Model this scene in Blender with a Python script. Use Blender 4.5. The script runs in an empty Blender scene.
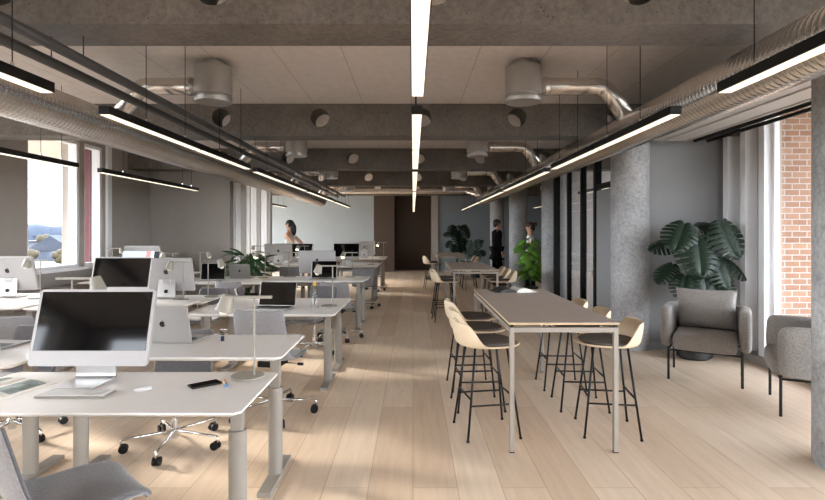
import bpy, bmesh, math, random
from mathutils import Vector, Matrix, Euler
R = math.radians
PI = math.pi
SC = bpy.context.scene
COL = SC.collection
F = 520.0
H = 1.55
random.seed(7)

# ------------------------------------------------------------------ helpers
def link(o):
    COL.objects.link(o)
    return o

def tag(o, label=None, cat=None, group=None, kind=None):
    if label: o['label'] = label
    if cat: o['category'] = cat
    if group: o['group'] = group
    if kind: o['kind'] = kind
    return o

def thing(name, label, cat, loc=(0, 0, 0), rz=0.0, group=None, scale=None):
    o = link(bpy.data.objects.new(name, None))
    o.empty_display_size = 0.1
    o.location = loc
    o.rotation_euler = (0, 0, rz)
    if scale: o.scale = scale
    return tag(o, label, cat, group)

def dup(root, label, loc=None, rz=None, group=None, scale=None):
    def rec(o, parent):
        c = o.copy()
        COL.objects.link(c)
        if parent is not None:
            c.parent = parent
        for ch in list(o.children):
            rec(ch, c)
        return c
    r = rec(root, None)
    if loc is not None: r.location = loc
    if rz is not None: r.rotation_euler = (0, 0, rz)
    if scale is not None: r.scale = scale
    r['label'] = label
    if group: r['group'] = group
    return r

class MB:
    def __init__(self):
        self.bm = bmesh.new()
        self.M = Matrix.Identity(4)

    def at(self, loc=(0, 0, 0), rot=(0, 0, 0)):
        self.M = Matrix.Translation(Vector(loc)) @ Euler(rot).to_matrix().to_4x4()
        return self

    def v(self, co):
        return self.bm.verts.new(self.M @ Vector(co))

    def face(self, vs):
        try:
            return self.bm.faces.new(vs)
        except ValueError:
            return None

    def box(self, x0, x1, y0, y1, z0, z1, bevel=0.0):
        c = [(x0, y0, z0), (x1, y0, z0), (x1, y1, z0), (x0, y1, z0), (x0, y0, z1), (x1, y0, z1), (x1, y1, z1), (x0, y1, z1)]
        vs = [self.v(p) for p in c]
        fs = [self.face([vs[i] for i in q]) for q in ((3, 2, 1, 0), (4, 5, 6, 7), (0, 1, 5, 4), (1, 2, 6, 5), (2, 3, 7, 6), (3, 0, 4, 7))]
        if bevel > 0:
            es = list({e for f in fs for e in f.edges})
            bmesh.ops.bevel(self.bm, geom=es, offset=bevel, segments=2, affect='EDGES', profile=0.6)
        return self

    def loft(self, rings, cap=True, closed=True):
        rr = [[self.v(p) for p in ring] for ring in rings]
        n = len(rr[0])
        for a, b in zip(rr, rr[1:]):
            for i in range(n if closed else n - 1):
                j = (i + 1) % n
                self.face([a[i], a[j], b[j], b[i]])
        if cap:
            self.face(list(reversed(rr[0])))
            self.face(rr[-1])
        return self

    def cyl(self, p0, p1, r0, r1=None, n=16):
        return self.tube([p0, p1], [r0, r0 if r1 is None else r1], n)

    def tube(self, pts, r, n=10, cap=True):
        pts = [Vector(p) for p in pts]
        rs = r if isinstance(r, (list, tuple)) else [r] * len(pts)
        T = []
        for i in range(len(pts)):
            a = pts[max(i - 1, 0)]
            b = pts[min(i + 1, len(pts) - 1)]
            T.append((b - a).normalized())
        up = Vector((0, 0, 1)) if abs(T[0].z) < 0.9 else Vector((1, 0, 0))
        nrm = (up - T[0] * up.dot(T[0])).normalized()
        rings = []
        for p, t, rad in zip(pts, T, rs):
            nrm = (nrm - t * nrm.dot(t)).normalized()
            b = t.cross(nrm)
            rings.append([p + nrm * rad * math.cos(2 * PI * k / n) + b * rad * math.sin(2 * PI * k / n) for k in range(n)])
        return self.loft(rings, cap)

    def lathe(self, prof, c=(0, 0), n=32, cap=True, sx=1.0, sy=1.0):
        rings = [[(c[0] + sx * r * math.cos(2 * PI * k / n), c[1] + sy * r * math.sin(2 * PI * k / n), z) for k in range(n)] for r, z in prof]
        return self.loft(rings, cap)

    def sphere(self, c, r, n=16, m=10, s=(1, 1, 1)):
        rings = []
        for j in range(m + 1):
            a = -PI / 2 + PI * j / m
            rad = max(math.cos(a), 0.001) * r
            rings.append([(c[0] + s[0] * rad * math.cos(2 * PI * k / n), c[1] + s[1] * rad * math.sin(2 * PI * k / n), c[2] + s[2] * r * math.sin(a)) for k in range(n)])
        return self.loft(rings)

    def grid(self, fn, nu, nv, wrap=False):
        g = [[self.v(fn(i / (nu if wrap else nu - 1), j / (nv - 1))) for i in range(nu)] for j in range(nv)]
        for j in range(nv - 1):
            for i in range(nu if wrap else nu - 1):
                k = (i + 1) % nu
                self.face([g[j][i], g[j][k], g[j + 1][k], g[j + 1][i]])
        return self

    def poly(self, pts, z0, z1):
        """prism over a plan polygon"""
        return self.loft([[(x, y, z0) for x, y in pts], [(x, y, z1) for x, y in pts]])

    def build(self, name, m=None, parent=None, smooth=True, mods=(), recalc=True):
        if recalc:
            bmesh.ops.recalc_face_normals(self.bm, faces=self.bm.faces)
        me = bpy.data.meshes.new(name)
        self.bm.to_mesh(me)
        self.bm.free()
        if m is not None:
            me.materials.append(m)
        if smooth:
            me.polygons.foreach_set('use_smooth', [True] * len(me.polygons))
            if smooth == 'auto':
                try:
                    me.set_sharp_from_angle(angle=R(35))
                except Exception:
                    pass
        o = link(bpy.data.objects.new(name, me))
        if parent is not None:
            o.parent = parent
        for kind, kw in mods:
            md = o.modifiers.new(kind.title(), kind)
            for k, val in kw.items():
                setattr(md, k, val)
        return o

def fillet(pts, r, n=6):
    pts = [Vector(p) for p in pts]
    out = [pts[0]]
    for a, b, c in zip(pts, pts[1:], pts[2:]):
        d0 = (a - b).normalized()
        d1 = (c - b).normalized()
        k = min(r, (a - b).length * .49, (c - b).length * .49)
        p0 = b + d0 * k
        p1 = b + d1 * k
        for i in range(n + 1):
            t = i / n
            out.append(p0 * (1 - t) ** 2 + b * 2 * t * (1 - t) + p1 * t * t)
    out.append(pts[-1])
    return out

def crom(pts, n):
    """Catmull-Rom sampling of a list of tuples"""
    out = []
    m = len(pts) - 1
    for k in range(n):
        x = m * k / (n - 1)
        i = min(int(x), m - 1)
        t = x - i
        p0, p1, p2, p3 = pts[max(i - 1, 0)], pts[i], pts[i + 1], pts[min(i + 2, m)]
        out.append(tuple(.5 * (2 * b + (c - a) * t + (2 * a - 5 * b + 4 * c - d) * t * t + (3 * b - a - 3 * c + d) * t ** 3) for a, b, c, d in zip(p0, p1, p2, p3)))
    return out

# ---------------------------------------------------------------- materials
def lin(c):
    return tuple(((x / 12.92) if x <= .04045 else ((x + .055) / 1.055) ** 2.4) for x in c)

def rgb(r, g, b):
    return lin((r / 255, g / 255, b / 255)) + (1,)

class NT:
    def __init__(self, name):
        self.m = bpy.data.materials.new(name)
        self.m.use_nodes = True
        self.t = self.m.node_tree
        self.b = self.t.nodes['Principled BSDF']

    def n(self, kind, **kw):
        x = self.t.nodes.new(kind)
        for k, v in kw.items():
            if k.startswith('i_'):
                x.inputs[k[2:].replace('_', ' ')].default_value = v
            else:
                setattr(x, k, v)
        return x

    def l(self, a, b):
        self.t.links.new(a, b)

def mat(name, col, rough=.5, metal=0.0, var=0.0, scale=20.0, bump=0.0, bscale=None, spec=None, stretch=None, sheen=0, trans=0):
    k = NT(name)
    b = k.b
    b.inputs['Base Color'].default_value = col
    b.inputs['Roughness'].default_value = rough
    b.inputs['Metallic'].default_value = metal
    if spec is not None: b.inputs['Specular IOR Level'].default_value = spec
    if sheen: b.inputs['Sheen Weight'].default_value = sheen
    if var > 0 or bump > 0:
        tc = k.n('ShaderNodeTexCoord')
        mp = k.n('ShaderNodeMapping')
        if stretch: mp.inputs['Scale'].default_value = stretch
        k.l(tc.outputs['Object'], mp.inputs['Vector'])
    if var > 0:
        nz = k.n('ShaderNodeTexNoise', i_Scale=scale, i_Detail=5.0, i_Roughness=.6)
        k.l(mp.outputs[0], nz.inputs['Vector'])
        rp = k.n('ShaderNodeValToRGB')
        rp.color_ramp.elements[0].position = .3
        rp.color_ramp.elements[1].position = .7
        rp.color_ramp.elements[0].color = tuple(max(c * (1 - var), 0) for c in col[:3]) + (1,)
        rp.color_ramp.elements[1].color = tuple(min(c * (1 + var), 1) for c in col[:3]) + (1,)
        k.l(nz.outputs['Fac'], rp.inputs['Fac'])
        k.l(rp.outputs['Color'], b.inputs['Base Color'])
    if bump > 0:
        nb = k.n('ShaderNodeTexNoise', i_Scale=bscale or scale, i_Detail=3.0)
        k.l(mp.outputs[0], nb.inputs['Vector'])
        bp = k.n('ShaderNodeBump', i_Strength=bump, i_Distance=.01)
        k.l(nb.outputs['Fac'], bp.inputs['Height'])
        k.l(bp.outputs['Normal'], b.inputs['Normal'])
    return k.m

def concrete(name, col, pits=.5):
    k = NT(name)
    tc = k.n('ShaderNodeTexCoord')
    n1 = k.n('ShaderNodeTexNoise', i_Scale=2.2, i_Detail=8.0, i_Roughness=.68)
    n2 = k.n('ShaderNodeTexNoise', i_Scale=26.0, i_Detail=4.0, i_Roughness=.7)
    n3 = k.n('ShaderNodeTexNoise', i_Scale=9.0, i_Detail=2.0)
    vo = k.n('ShaderNodeTexVoronoi', i_Scale=26.0)
    for x in (n1, n2, n3, vo):
        k.l(tc.outputs['Object'], x.inputs['Vector'])
    r1 = k.n('ShaderNodeValToRGB')
    r1.color_ramp.elements[0].position = .32
    r1.color_ramp.elements[1].position = .68
    r1.color_ramp.elements[0].color = tuple(c * .74 for c in col[:3]) + (1,)
    r1.color_ramp.elements[1].color = tuple(c * 1.18 for c in col[:3]) + (1,)
    k.l(n1.outputs['Fac'], r1.inputs['Fac'])
    r2 = k.n('ShaderNodeValToRGB')
    r2.color_ramp.elements[0].position = .35
    r2.color_ramp.elements[1].position = .6
    r2.color_ramp.elements[0].color = (.72, .72, .72, 1)
    r2.color_ramp.elements[1].color = (1.05, 1.05, 1.05, 1)
    k.l(n2.outputs['Fac'], r2.inputs['Fac'])
    mx = k.n('ShaderNodeMix', data_type='RGBA', blend_type='MULTIPLY')
    mx.inputs[0].default_value = 1
    k.l(r1.outputs[0], mx.inputs[6])
    k.l(r2.outputs[0], mx.inputs[7])
    # small air pits
    pr = k.n('ShaderNodeValToRGB')
    pr.color_ramp.elements[0].position = .10
    pr.color_ramp.elements[1].position = .22
    pr.color_ramp.elements[0].color = (1 - pits,) * 3 + (1,)
    pr.color_ramp.elements[1].color = (1, 1, 1, 1)
    ad = k.n('ShaderNodeMath', operation='MULTIPLY_ADD')
    ad.inputs[1].default_value = .5
    k.l(n3.outputs['Fac'], ad.inputs[0])
    k.l(vo.outputs['Distance'], ad.inputs[2])
    sb = k.n('ShaderNodeMath', operation='SUBTRACT')
    sb.inputs[1].default_value = .17
    k.l(ad.outputs[0], sb.inputs[0])
    k.l(sb.outputs[0], pr.inputs['Fac'])
    m2 = k.n('ShaderNodeMix', data_type='RGBA', blend_type='MULTIPLY')
    m2.inputs[0].default_value = 1
    k.l(mx.outputs[2], m2.inputs[6])
    k.l(pr.outputs[0], m2.inputs[7])
    k.l(m2.outputs[2], k.b.inputs['Base Color'])
    k.b.inputs['Roughness'].default_value = .8
    bp = k.n('ShaderNodeBump', i_Strength=.25, i_Distance=.01)
    k.l(n2.outputs['Fac'], bp.inputs['Height'])
    k.l(bp.outputs['Normal'], k.b.inputs['Normal'])
    return k.m

def plank_floor():
    k = NT('oak planks')
    tc = k.n('ShaderNodeTexCoord')
    mp = k.n('ShaderNodeMapping')
    mp.inputs['Rotation'].default_value = (0, 0, PI / 2)
    k.l(tc.outputs['Object'], mp.inputs['Vector'])
    br = k.n('ShaderNodeTexBrick')
    br.offset = .37
    br.offset_frequency = 2
    br.inputs['Color1'].default_value = (0, 0, 0, 1)
    br.inputs['Color2'].default_value = (1, 1, 1, 1)
    br.inputs['Mortar'].default_value = (.5, .5, .5, 1)
    br.inputs['Scale'].default_value = 1.0
    br.inputs['Mortar Size'].default_value = .0022
    br.inputs['Mortar Smooth'].default_value = .3
    br.inputs['Bias'].default_value = 0.0
    br.inputs['Brick Width'].default_value = 2.3
    br.inputs['Row Height'].default_value = .27
    k.l(mp.outputs[0], br.inputs['Vector'])
    rp = k.n('ShaderNodeValToRGB')
    e = rp.color_ramp.elements
    e[0].position, e[0].color = 0, rgb(213, 191, 167)
    e[1].position, e[1].color = 1, rgb(231, 214, 193)
    x = e.new(.5)
    x.color = rgb(223, 203, 180)
    k.l(br.outputs['Color'], rp.inputs['Fac'])
    # grain
    mg = k.n('ShaderNodeMapping')
    mg.inputs['Scale'].default_value = (9, .7, 1)
    k.l(tc.outputs['Object'], mg.inputs['Vector'])
    gn = k.n('ShaderNodeTexNoise', i_Scale=2.4, i_Detail=7.0, i_Roughness=.62, i_Distortion=.8)
    k.l(mg.outputs[0], gn.inputs['Vector'])
    gr = k.n('ShaderNodeValToRGB')
    gr.color_ramp.elements[0].position = .3
    gr.color_ramp.elements[1].position = .72
    gr.color_ramp.elements[0].color = (.90, .875, .845, 1)
    gr.color_ramp.elements[1].color = (1.07, 1.06, 1.05, 1)
    k.l(gn.outputs['Fac'], gr.inputs['Fac'])
    mx = k.n('ShaderNodeMix', data_type='RGBA', blend_type='MULTIPLY')
    mx.inputs[0].default_value = 1
    k.l(rp.outputs[0], mx.inputs[6])
    k.l(gr.outputs[0], mx.inputs[7])
    m2 = k.n('ShaderNodeMix', data_type='RGBA')
    k.l(br.outputs['Fac'], m2.inputs[0])
    k.l(mx.outputs[2], m2.inputs[6])
    m2.inputs[7].default_value = rgb(172, 146, 120)
    k.l(m2.outputs[2], k.b.inputs['Base Color'])
    k.b.inputs['Roughness'].default_value = .42
    k.b.inputs['Specular IOR Level'].default_value = .35
    bp = k.n('ShaderNodeBump', i_Strength=.05, i_Distance=.01)
    k.l(gn.outputs['Fac'], bp.inputs['Height'])
    k.l(bp.outputs['Normal'], k.b.inputs['Normal'])
    return k.m

def ceiling_mat():
    k = NT('ceiling boards')
    tc = k.n('ShaderNodeTexCoord')
    mp = k.n('ShaderNodeMapping')
    mp.inputs['Rotation'].default_value = (0, 0, PI / 2)
    mp.inputs['Location'].default_value = (0, .02, 0)
    k.l(tc.outputs['Object'], mp.inputs['Vector'])
    br = k.n('ShaderNodeTexBrick')
    br.offset = 0
    c = rgb(212, 202, 197)
    br.inputs['Color1'].default_value = c
    br.inputs['Color2'].default_value = tuple(x * .97 for x in c[:3]) + (1,)
    br.inputs['Mortar'].default_value = rgb(170, 158, 150)
    br.inputs['Scale'].default_value = 1
    br.inputs['Mortar Size'].default_value = .004
    br.inputs['Brick Width'].default_value = 60
    br.inputs['Row Height'].default_value = .615
    k.l(mp.outputs[0], br.inputs['Vector'])
    nz = k.n('ShaderNodeTexNoise', i_Scale=14.0, i_Detail=8.0, i_Roughness=.75)
    k.l(tc.outputs['Object'], nz.inputs['Vector'])
    rp = k.n('ShaderNodeValToRGB')
    rp.color_ramp.elements[0].position = .3
    rp.color_ramp.elements[1].position = .7
    rp.color_ramp.elements[0].color = (.86, .86, .86, 1)
    rp.color_ramp.elements[1].color = (1.06, 1.06, 1.06, 1)
    k.l(nz.outputs['Fac'], rp.inputs['Fac'])
    mx = k.n('ShaderNodeMix', data_type='RGBA', blend_type='MULTIPLY')
    mx.inputs[0].default_value = 1
    k.l(br.outputs['Color'], mx.inputs[6])
    k.l(rp.outputs[0], mx.inputs[7])
    k.l(mx.outputs[2], k.b.inputs['Base Color'])
    k.b.inputs['Roughness'].default_value = .9
    return k.m

def brick_mat():
    k = NT('red brick')
    tc = k.n('ShaderNodeTexCoord')
    mp = k.n('ShaderNodeMapping')
    mp.inputs['Rotation'].default_value = (PI / 2, 0, 0)
    k.l(tc.outputs['Object'], mp.inputs['Vector'])
    br = k.n('ShaderNodeTexBrick')
    br.inputs['Color1'].default_value = rgb(142, 106, 86)
    br.inputs['Color2'].default_value = rgb(164, 130, 108)
    br.inputs['Mortar'].default_value = rgb(172, 168, 164)
    br.inputs['Scale'].default_value = 1
    br.inputs['Mortar Size'].default_value = .007
    br.inputs['Brick Width'].default_value = .195
    br.inputs['Row Height'].default_value = .078
    k.l(mp.outputs[0], br.inputs['Vector'])
    nz = k.n('ShaderNodeTexNoise', i_Scale=30.0, i_Detail=4.0)
    k.l(tc.outputs['Object'], nz.inputs['Vector'])
    rp = k.n('ShaderNodeValToRGB')
    rp.color_ramp.elements[0].color = (.8, .8, .8, 1)
    rp.color_ramp.elements[1].color = (1.1, 1.1, 1.1, 1)
    k.l(nz.outputs['Fac'], rp.inputs['Fac'])
    mx = k.n('ShaderNodeMix', data_type='RGBA', blend_type='MULTIPLY')
    mx.inputs[0].default_value = 1
    k.l(br.outputs['Color'], mx.inputs[6])
    k.l(rp.outputs[0], mx.inputs[7])
    k.l(mx.outputs[2], k.b.inputs['Base Color'])
    k.b.inputs['Roughness'].default_value = .85
    return k.m

def glass_mat(name, tint=(1, 1, 1, 1), ior=1.35):
    k = NT(name)
    k.t.nodes.remove(k.b)
    out = [x for x in k.t.nodes if x.type == 'OUTPUT_MATERIAL'][0]
    tr = k.n('ShaderNodeBsdfTransparent')
    tr.inputs['Color'].default_value = tint
    gl = k.n('ShaderNodeBsdfGlossy')
    gl.inputs['Roughness'].default_value = .01
    fr = k.n('ShaderNodeFresnel')
    ge = k.n('ShaderNodeNewGeometry')
    mi = k.n('ShaderNodeMapRange')
    mi.inputs['To Min'].default_value = ior
    mi.inputs['To Max'].default_value = 1 / ior
    k.l(ge.outputs['Backfacing'], mi.inputs['Value'])
    k.l(mi.outputs[0], fr.inputs['IOR'])
    mx = k.n('ShaderNodeMixShader')
    k.l(fr.outputs[0], mx.inputs[0])
    k.l(tr.outputs[0], mx.inputs[1])
    k.l(gl.outputs[0], mx.inputs[2])
    k.l(mx.outputs[0], out.inputs['Surface'])
    return k.m

def emit(name, col, s):
    k = NT(name)
    k.b.inputs['Base Color'].default_value = (.8, .8, .8, 1)
    k.b.inputs['Emission Color'].default_value = col
    k.b.inputs['Emission Strength'].default_value = s
    return k.m

def perforated_mat():
    k = NT('perforated sheet')
    tc = k.n('ShaderNodeTexCoord')
    vo = k.n('ShaderNodeTexVoronoi', i_Scale=24.0, i_Randomness=0.0)
    k.l(tc.outputs['Object'], vo.inputs['Vector'])
    rp = k.n('ShaderNodeValToRGB')
    rp.color_ramp.elements[0].position = .22
    rp.color_ramp.elements[1].position = .3
    rp.color_ramp.elements[0].color = rgb(88, 86, 86)
    rp.color_ramp.elements[1].color = rgb(196, 194, 194)
    k.l(vo.outputs['Distance'], rp.inputs['Fac'])
    k.l(rp.outputs[0], k.b.inputs['Base Color'])
    k.b.inputs['Metallic'].default_value = 0
    k.b.inputs['Roughness'].default_value = .45
    return k.m

M = dict(
    beam=concrete('beam concrete', rgb(108, 100, 93), .6),
    column=concrete('column concrete', rgb(172, 173, 175), .45),
    floor=plank_floor(),
    ceiling=ceiling_mat(),
    wall=mat('taupe wall paint', rgb(158, 151, 144), .85, var=.04, scale=3, bump=.03, bscale=60),
    wall_blue=mat('blue grey wall paint', rgb(158, 165, 168), .85, var=.03, scale=3, bump=.03, bscale=60),
    wall_blue_shaded=mat('shaded blue grey wall paint', rgb(122, 130, 137), .85, var=.03, scale=3),  # back left wall's blue grey, darkened to paint in the unlit lounge
    wall_grey=mat('mid grey wall paint', rgb(142, 143, 145), .85, var=.03, scale=3, bump=.03, bscale=60),
    brown=mat('brown wall panel', rgb(72, 57, 46), .6, var=.06, scale=5),
    white=mat('white paint', rgb(226, 226, 226), .5),
    frame_white=mat('white window frame', rgb(232, 233, 236), .4),
    black=mat('black powder coat', rgb(11, 11, 12), .5, spec=.3),
    black_rod=mat('black steel rod', rgb(14, 14, 15), .45, spec=.3),
    dark_pipe=mat('dark grey pipe', rgb(62, 59, 58), .45),
    duct=mat('galvanised duct', rgb(222, 216, 210), .24, metal=.95, var=.08, scale=6),
    diffuser=mat('diffuser steel', rgb(178, 173, 168), .4, metal=.6, var=.05, scale=4),
    lamp_on=emit('warm light diffuser', (1.0, .86, .66, 1), .45),
    bulb=emit('lit bulb', (1.0, .78, .48, 1), 14.0),
    bulb_off=mat('frosted bulb', rgb(240, 232, 214), .5),
    desk=mat('desk laminate', rgb(236, 234, 231), .42, var=.015, scale=8),
    desk_edge=mat('desk steel', rgb(140, 134, 126), .45),
    alu=mat('brushed aluminium', rgb(206, 205, 204), .35, metal=.75, var=.02, scale=10),
    imac=mat('pale monitor housing', rgb(172, 169, 168), .45, metal=.15),
    laptop=mat('laptop aluminium', rgb(188, 186, 184), .4, metal=.55),
    laptop_dark=mat('dark grey laptop aluminium', rgb(150, 146, 142), .42, metal=.5),
    screen=mat('screen glass', rgb(8, 8, 9), .06, spec=.35),
    keys=mat('black keys', rgb(26, 26, 28), .5),
    keys_white=mat('white keys', rgb(206, 204, 202), .45),
    logo=mat('dark logo', rgb(52, 52, 54), .25, metal=.4),
    logo_light=mat('light logo', rgb(236, 226, 214), .3),
    lamp=mat('sand lamp paint', rgb(146, 141, 130), .42),
    shell=mat('pale grey felt shell', rgb(134, 132, 134), .95, var=.16, scale=90, bump=.3, bscale=160, sheen=.3),
    fabric=mat('grey wool felt', rgb(98, 96, 98), .95, var=.20, scale=90, bump=.35, bscale=160, sheen=.3),
    fabric_dark=mat('charcoal seat fabric', rgb(84, 80, 78), .95, var=.14, scale=60, bump=.25, bscale=120),
    chrome=mat('chrome', rgb(222, 222, 222), .12, metal=1.0),
    rubber=mat('black caster', rgb(13, 13, 14), .5, spec=.3),
    oak=mat('cream stool shell', rgb(222, 203, 174), .42, var=.03, scale=6),
    pad=mat('grey brown seat pad', rgb(92, 85, 80), .9, var=.14, scale=60, bump=.25, bscale=130),
    table=mat('bar table linoleum', rgb(168, 156, 146), .48, var=.03, scale=9),
    table_edge=mat('plywood edge', rgb(192, 166, 130), .5, var=.06, scale=30),
    table_leg=mat('table steel', rgb(146, 138, 129), .4),
    tweed=mat('grey brown tweed', rgb(138, 133, 129), .95, var=.34, scale=110, bump=.5, bscale=150, sheen=.2),
    leaf=mat('monstera leaf', rgb(20, 37, 24), .42, var=.35, scale=5, spec=.25),
    leaf_bright=mat('bright leaf', rgb(98, 146, 54), .35, var=.35, scale=7),
    leaf_dark=mat('dark blade leaf', rgb(38, 72, 40), .32, var=.3, scale=7),
    stem=mat('green stem', rgb(74, 96, 56), .5),
    soil=mat('potting soil', rgb(58, 44, 34), .95, var=.3, scale=40),
    pot=mat('black planter', rgb(30, 30, 31), .5),
    paper=mat('magazine paper', rgb(236, 233, 227), .6),
    photo=mat('printed photograph', rgb(132, 146, 144), .5, var=.75, scale=16),
    photo_dark=mat('dark printed page', rgb(40, 38, 38), .5, var=.5, scale=14),
    brick=brick_mat(),
    glass=glass_mat('window glass'),
    glass_int=glass_mat('partition glass', (.94, .94, .94, 1), 1.5),
    perf=perforated_mat(),
    red=mat('red facade panel', rgb(88, 26, 36), .6),
    skin=mat('skin', rgb(214, 166, 138), .55),
    skin_b=mat('tan skin', rgb(188, 138, 110), .55),
    hair=mat('black hair', rgb(24, 19, 18), .5),
    hair_b=mat('brown hair', rgb(74, 46, 34), .5),
    coat=mat('black coat cloth', rgb(9, 9, 11), .95, spec=.1),
    trousers=mat('charcoal trousers', rgb(14, 14, 18), .95, spec=.1),
    white_cloth=mat('white cotton', rgb(238, 236, 233), .9),
    pale_trousers=mat('pale grey trousers', rgb(206, 206, 208), .9),
    beige_cloth=mat('beige cotton', rgb(196, 184, 168), .9),
    eye=mat('eye', rgb(30, 22, 18), .2),
    blue=mat('blue plastic', rgb(70, 130, 180), .4),
    orange=mat('tan plastic', rgb(206, 160, 116), .5),
    navy=mat('navy plastic', rgb(36, 40, 74), .35),
    flower=mat('dried yellow flower', rgb(204, 164, 84), .8, var=.3, scale=60),
    brown_cup=mat('brown glaze', rgb(84, 54, 40), .3),
    grass=mat('park grass', rgb(66, 68, 52), .95, var=.35, scale=.05),
    tree_leaf=mat('autumn crown', rgb(62, 54, 36), .95, var=.4, scale=1.5),
    tree_far=mat('distant woods', rgb(46, 52, 61), .95, var=.25, scale=.05),
    bark=mat('bark', rgb(84, 70, 58), .9),
    house=mat('blue grey render', rgb(48, 54, 66), .8, var=.08, scale=.2),
    house_b=mat('pale render', rgb(80, 82, 87), .8, var=.08, scale=.2),
    roof=mat('slate roof', rgb(40, 44, 54), .8),
    house_glass=mat('house window glass', rgb(58, 66, 84), .15),
)
def screen_picture():
    k = NT('colour picture on screen')
    tc = k.n('ShaderNodeTexCoord')
    sx = k.n('ShaderNodeSeparateXYZ')
    k.l(tc.outputs['Object'], sx.inputs[0])
    rp = k.n('ShaderNodeValToRGB')
    rp.color_ramp.interpolation = 'CONSTANT'
    e = rp.color_ramp.elements
    e[0].position, e[0].color = 0, rgb(150, 176, 214)
    e[1].position, e[1].color = .63, rgb(168, 112, 108)
    for p, c in ((.76, rgb(226, 228, 232)), (.84, rgb(30, 32, 38))):
        x = e.new(p)
        x.color = c
    mr = k.n('ShaderNodeMapRange')
    mr.inputs['From Min'].default_value = -.3
    mr.inputs['From Max'].default_value = .3
    k.l(sx.outputs['X'], mr.inputs['Value'])
    k.l(mr.outputs[0], rp.inputs['Fac'])
    k.l(rp.outputs[0], k.b.inputs['Base Color'])
    k.l(rp.outputs[0], k.b.inputs['Emission Color'])
    k.b.inputs['Emission Strength'].default_value = .7
    k.b.inputs['Roughness'].default_value = .2
    return k.m
M['screen_on'] = screen_picture()

def struct(name, mb, m, parent=None, smooth=False):
    o = mb.build(name, m, parent, smooth)
    if parent is None:
        o['kind'] = 'structure'
    return o

# ------------------------------------------------------------------ setting
XL, XR, YB, ZC = -5.55, 4.2, 20.2, 3.175
YF = -3.2
struct('floor', MB().box(-8.5, 7.2, YF, 21.4, -.12, 0), M['floor'])
struct('ceiling', MB().box(-8.5, 7.2, YF, 21.4, ZC, ZC + .2), M['ceiling'])
T = .30
# left wall with openings: (y0, y1, z0, z1)
WZ0, WZ1 = .97, 3.05
openL = [(-2.6, -.3), (0.0, 2.2), (2.5, 4.55), (4.85, 6.85), (7.48, 8.66), (8.78, 9.30)]
mb = MB()
y = YF
for a, b in openL:
    mb.box(XL - T, XL, y, a, 0, ZC)
    mb.box(XL - T, XL, a, b, 0, WZ0)
    mb.box(XL - T, XL, a, b, WZ1, ZC)
    y = b
mb.box(XL - T, XL, y, 11.0, 0, ZC)
struct('wall_left', mb, M['wall'])
def window_side(n, a, b, x0, x1, glass_x, z0=WZ0, z1=WZ1, fw=.05, mull=()):
    m = MB()
    m.box(x0, x1, a, a + fw, z0, z1).box(x0, x1, b - fw, b, z0, z1)
    m.box(x0, x1, a + fw, b - fw, z0, z0 + fw).box(x0, x1, a + fw, b - fw, z1 - fw, z1)
    for q in mull:
        m.box(x0, x1, q - .03, q + .03, z0 + fw, z1 - fw)
    w = struct('window_%d' % n, m, M['frame_white'])
    MB().box(glass_x, glass_x + .012, a + fw, b - fw, z0 + fw, z1 - fw).build('window_pane', M['glass'], w, False)
    return w
for i, (a, b) in enumerate(openL):
    w = window_side(i + 1, a, b, XL - .16, XL - .02, XL - .12, mull=((a + b) / 2,) if i < 4 else ())
    MB().box(XL - .02, XL + .10, a - .03, b + .03, WZ0 - .04, WZ0, .006).build('window_sill', M['frame_white'], w, False)
# pale trim beside the second window and a casing board under the sills
struct('trim_1', MB().box(XL, XL + .05, 9.38, 9.50, 0, ZC), M['frame_white'])
struct('trim_2', MB().box(XL, XL + .16, 7.0, 9.36, .58, .70).box(XL, XL + .12, 7.0, 9.36, .10, .58), M['wall'])
struct('baseboard_left', MB().box(XL, XL + .015, YF, 11.0, 0, .08), M['wall'])
# wall that steps in, then the window bay, then the far room
XBAY = -3.87
struct('wall_bay', MB().box(XL - T, XBAY, 11.0, 11.2, 0, ZC), M['wall'])
mb = MB()
for a, b in ((11.20, 11.30), (11.62, 12.02), (13.05, 13.18), (13.95, 14.05)):
    mb.box(XBAY - .22, XBAY + .02, a, b, 0, ZC)
mb.box(XBAY - .2, XBAY, 11.3, 13.95, 0, .45).box(XBAY - .2, XBAY, 11.3, 13.95, 3.02, ZC)
struct('wall_bay_side', mb, M['white'])
for i, (a, b) in enumerate(((11.30, 11.62), (12.02, 12.5), (12.5, 13.05), (13.18, 13.95))):
    window_side(7 + i, a, b, XBAY - .15, XBAY - .04, XBAY - .1, .45, 3.02, .035)
struct('wall_bay_end', MB().box(-8.5, XBAY, 14.05, 14.3, 0, ZC), M['wall_blue'])
# back wall: pale left part, brown niche, pale post, right part with shade in its colour
struct('wall_back', MB().box(-8.5, -1.52, YB, YB + .2, 0, ZC), M['wall_blue'])
struct('wall_back_right', MB().box(.98, 7.2, YB, YB + .2, 0, ZC), M['wall_blue_shaded'])
mb = MB().box(-1.52, -.72, YB - .02, YB + .25, 0, ZC)
mb.box(-.95, .95, 21.2, 21.4, 0, ZC).box(-.80, -.72, YB + .2, 21.2, 0, ZC).box(.72, .80, YB + .2, 21.2, 0, ZC)
struct('wall_niche', mb, M['brown'])
struct('trim_3', MB().box(.72, .98, YB - .05, YB + .24, 0, ZC), M['wall'])
struct('trim_4', MB().box(-8.5, -1.52, YB - .012, YB, 0, .08).box(.98, 7.2, YB - .012, YB, 0, .08), M['wall'])
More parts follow.
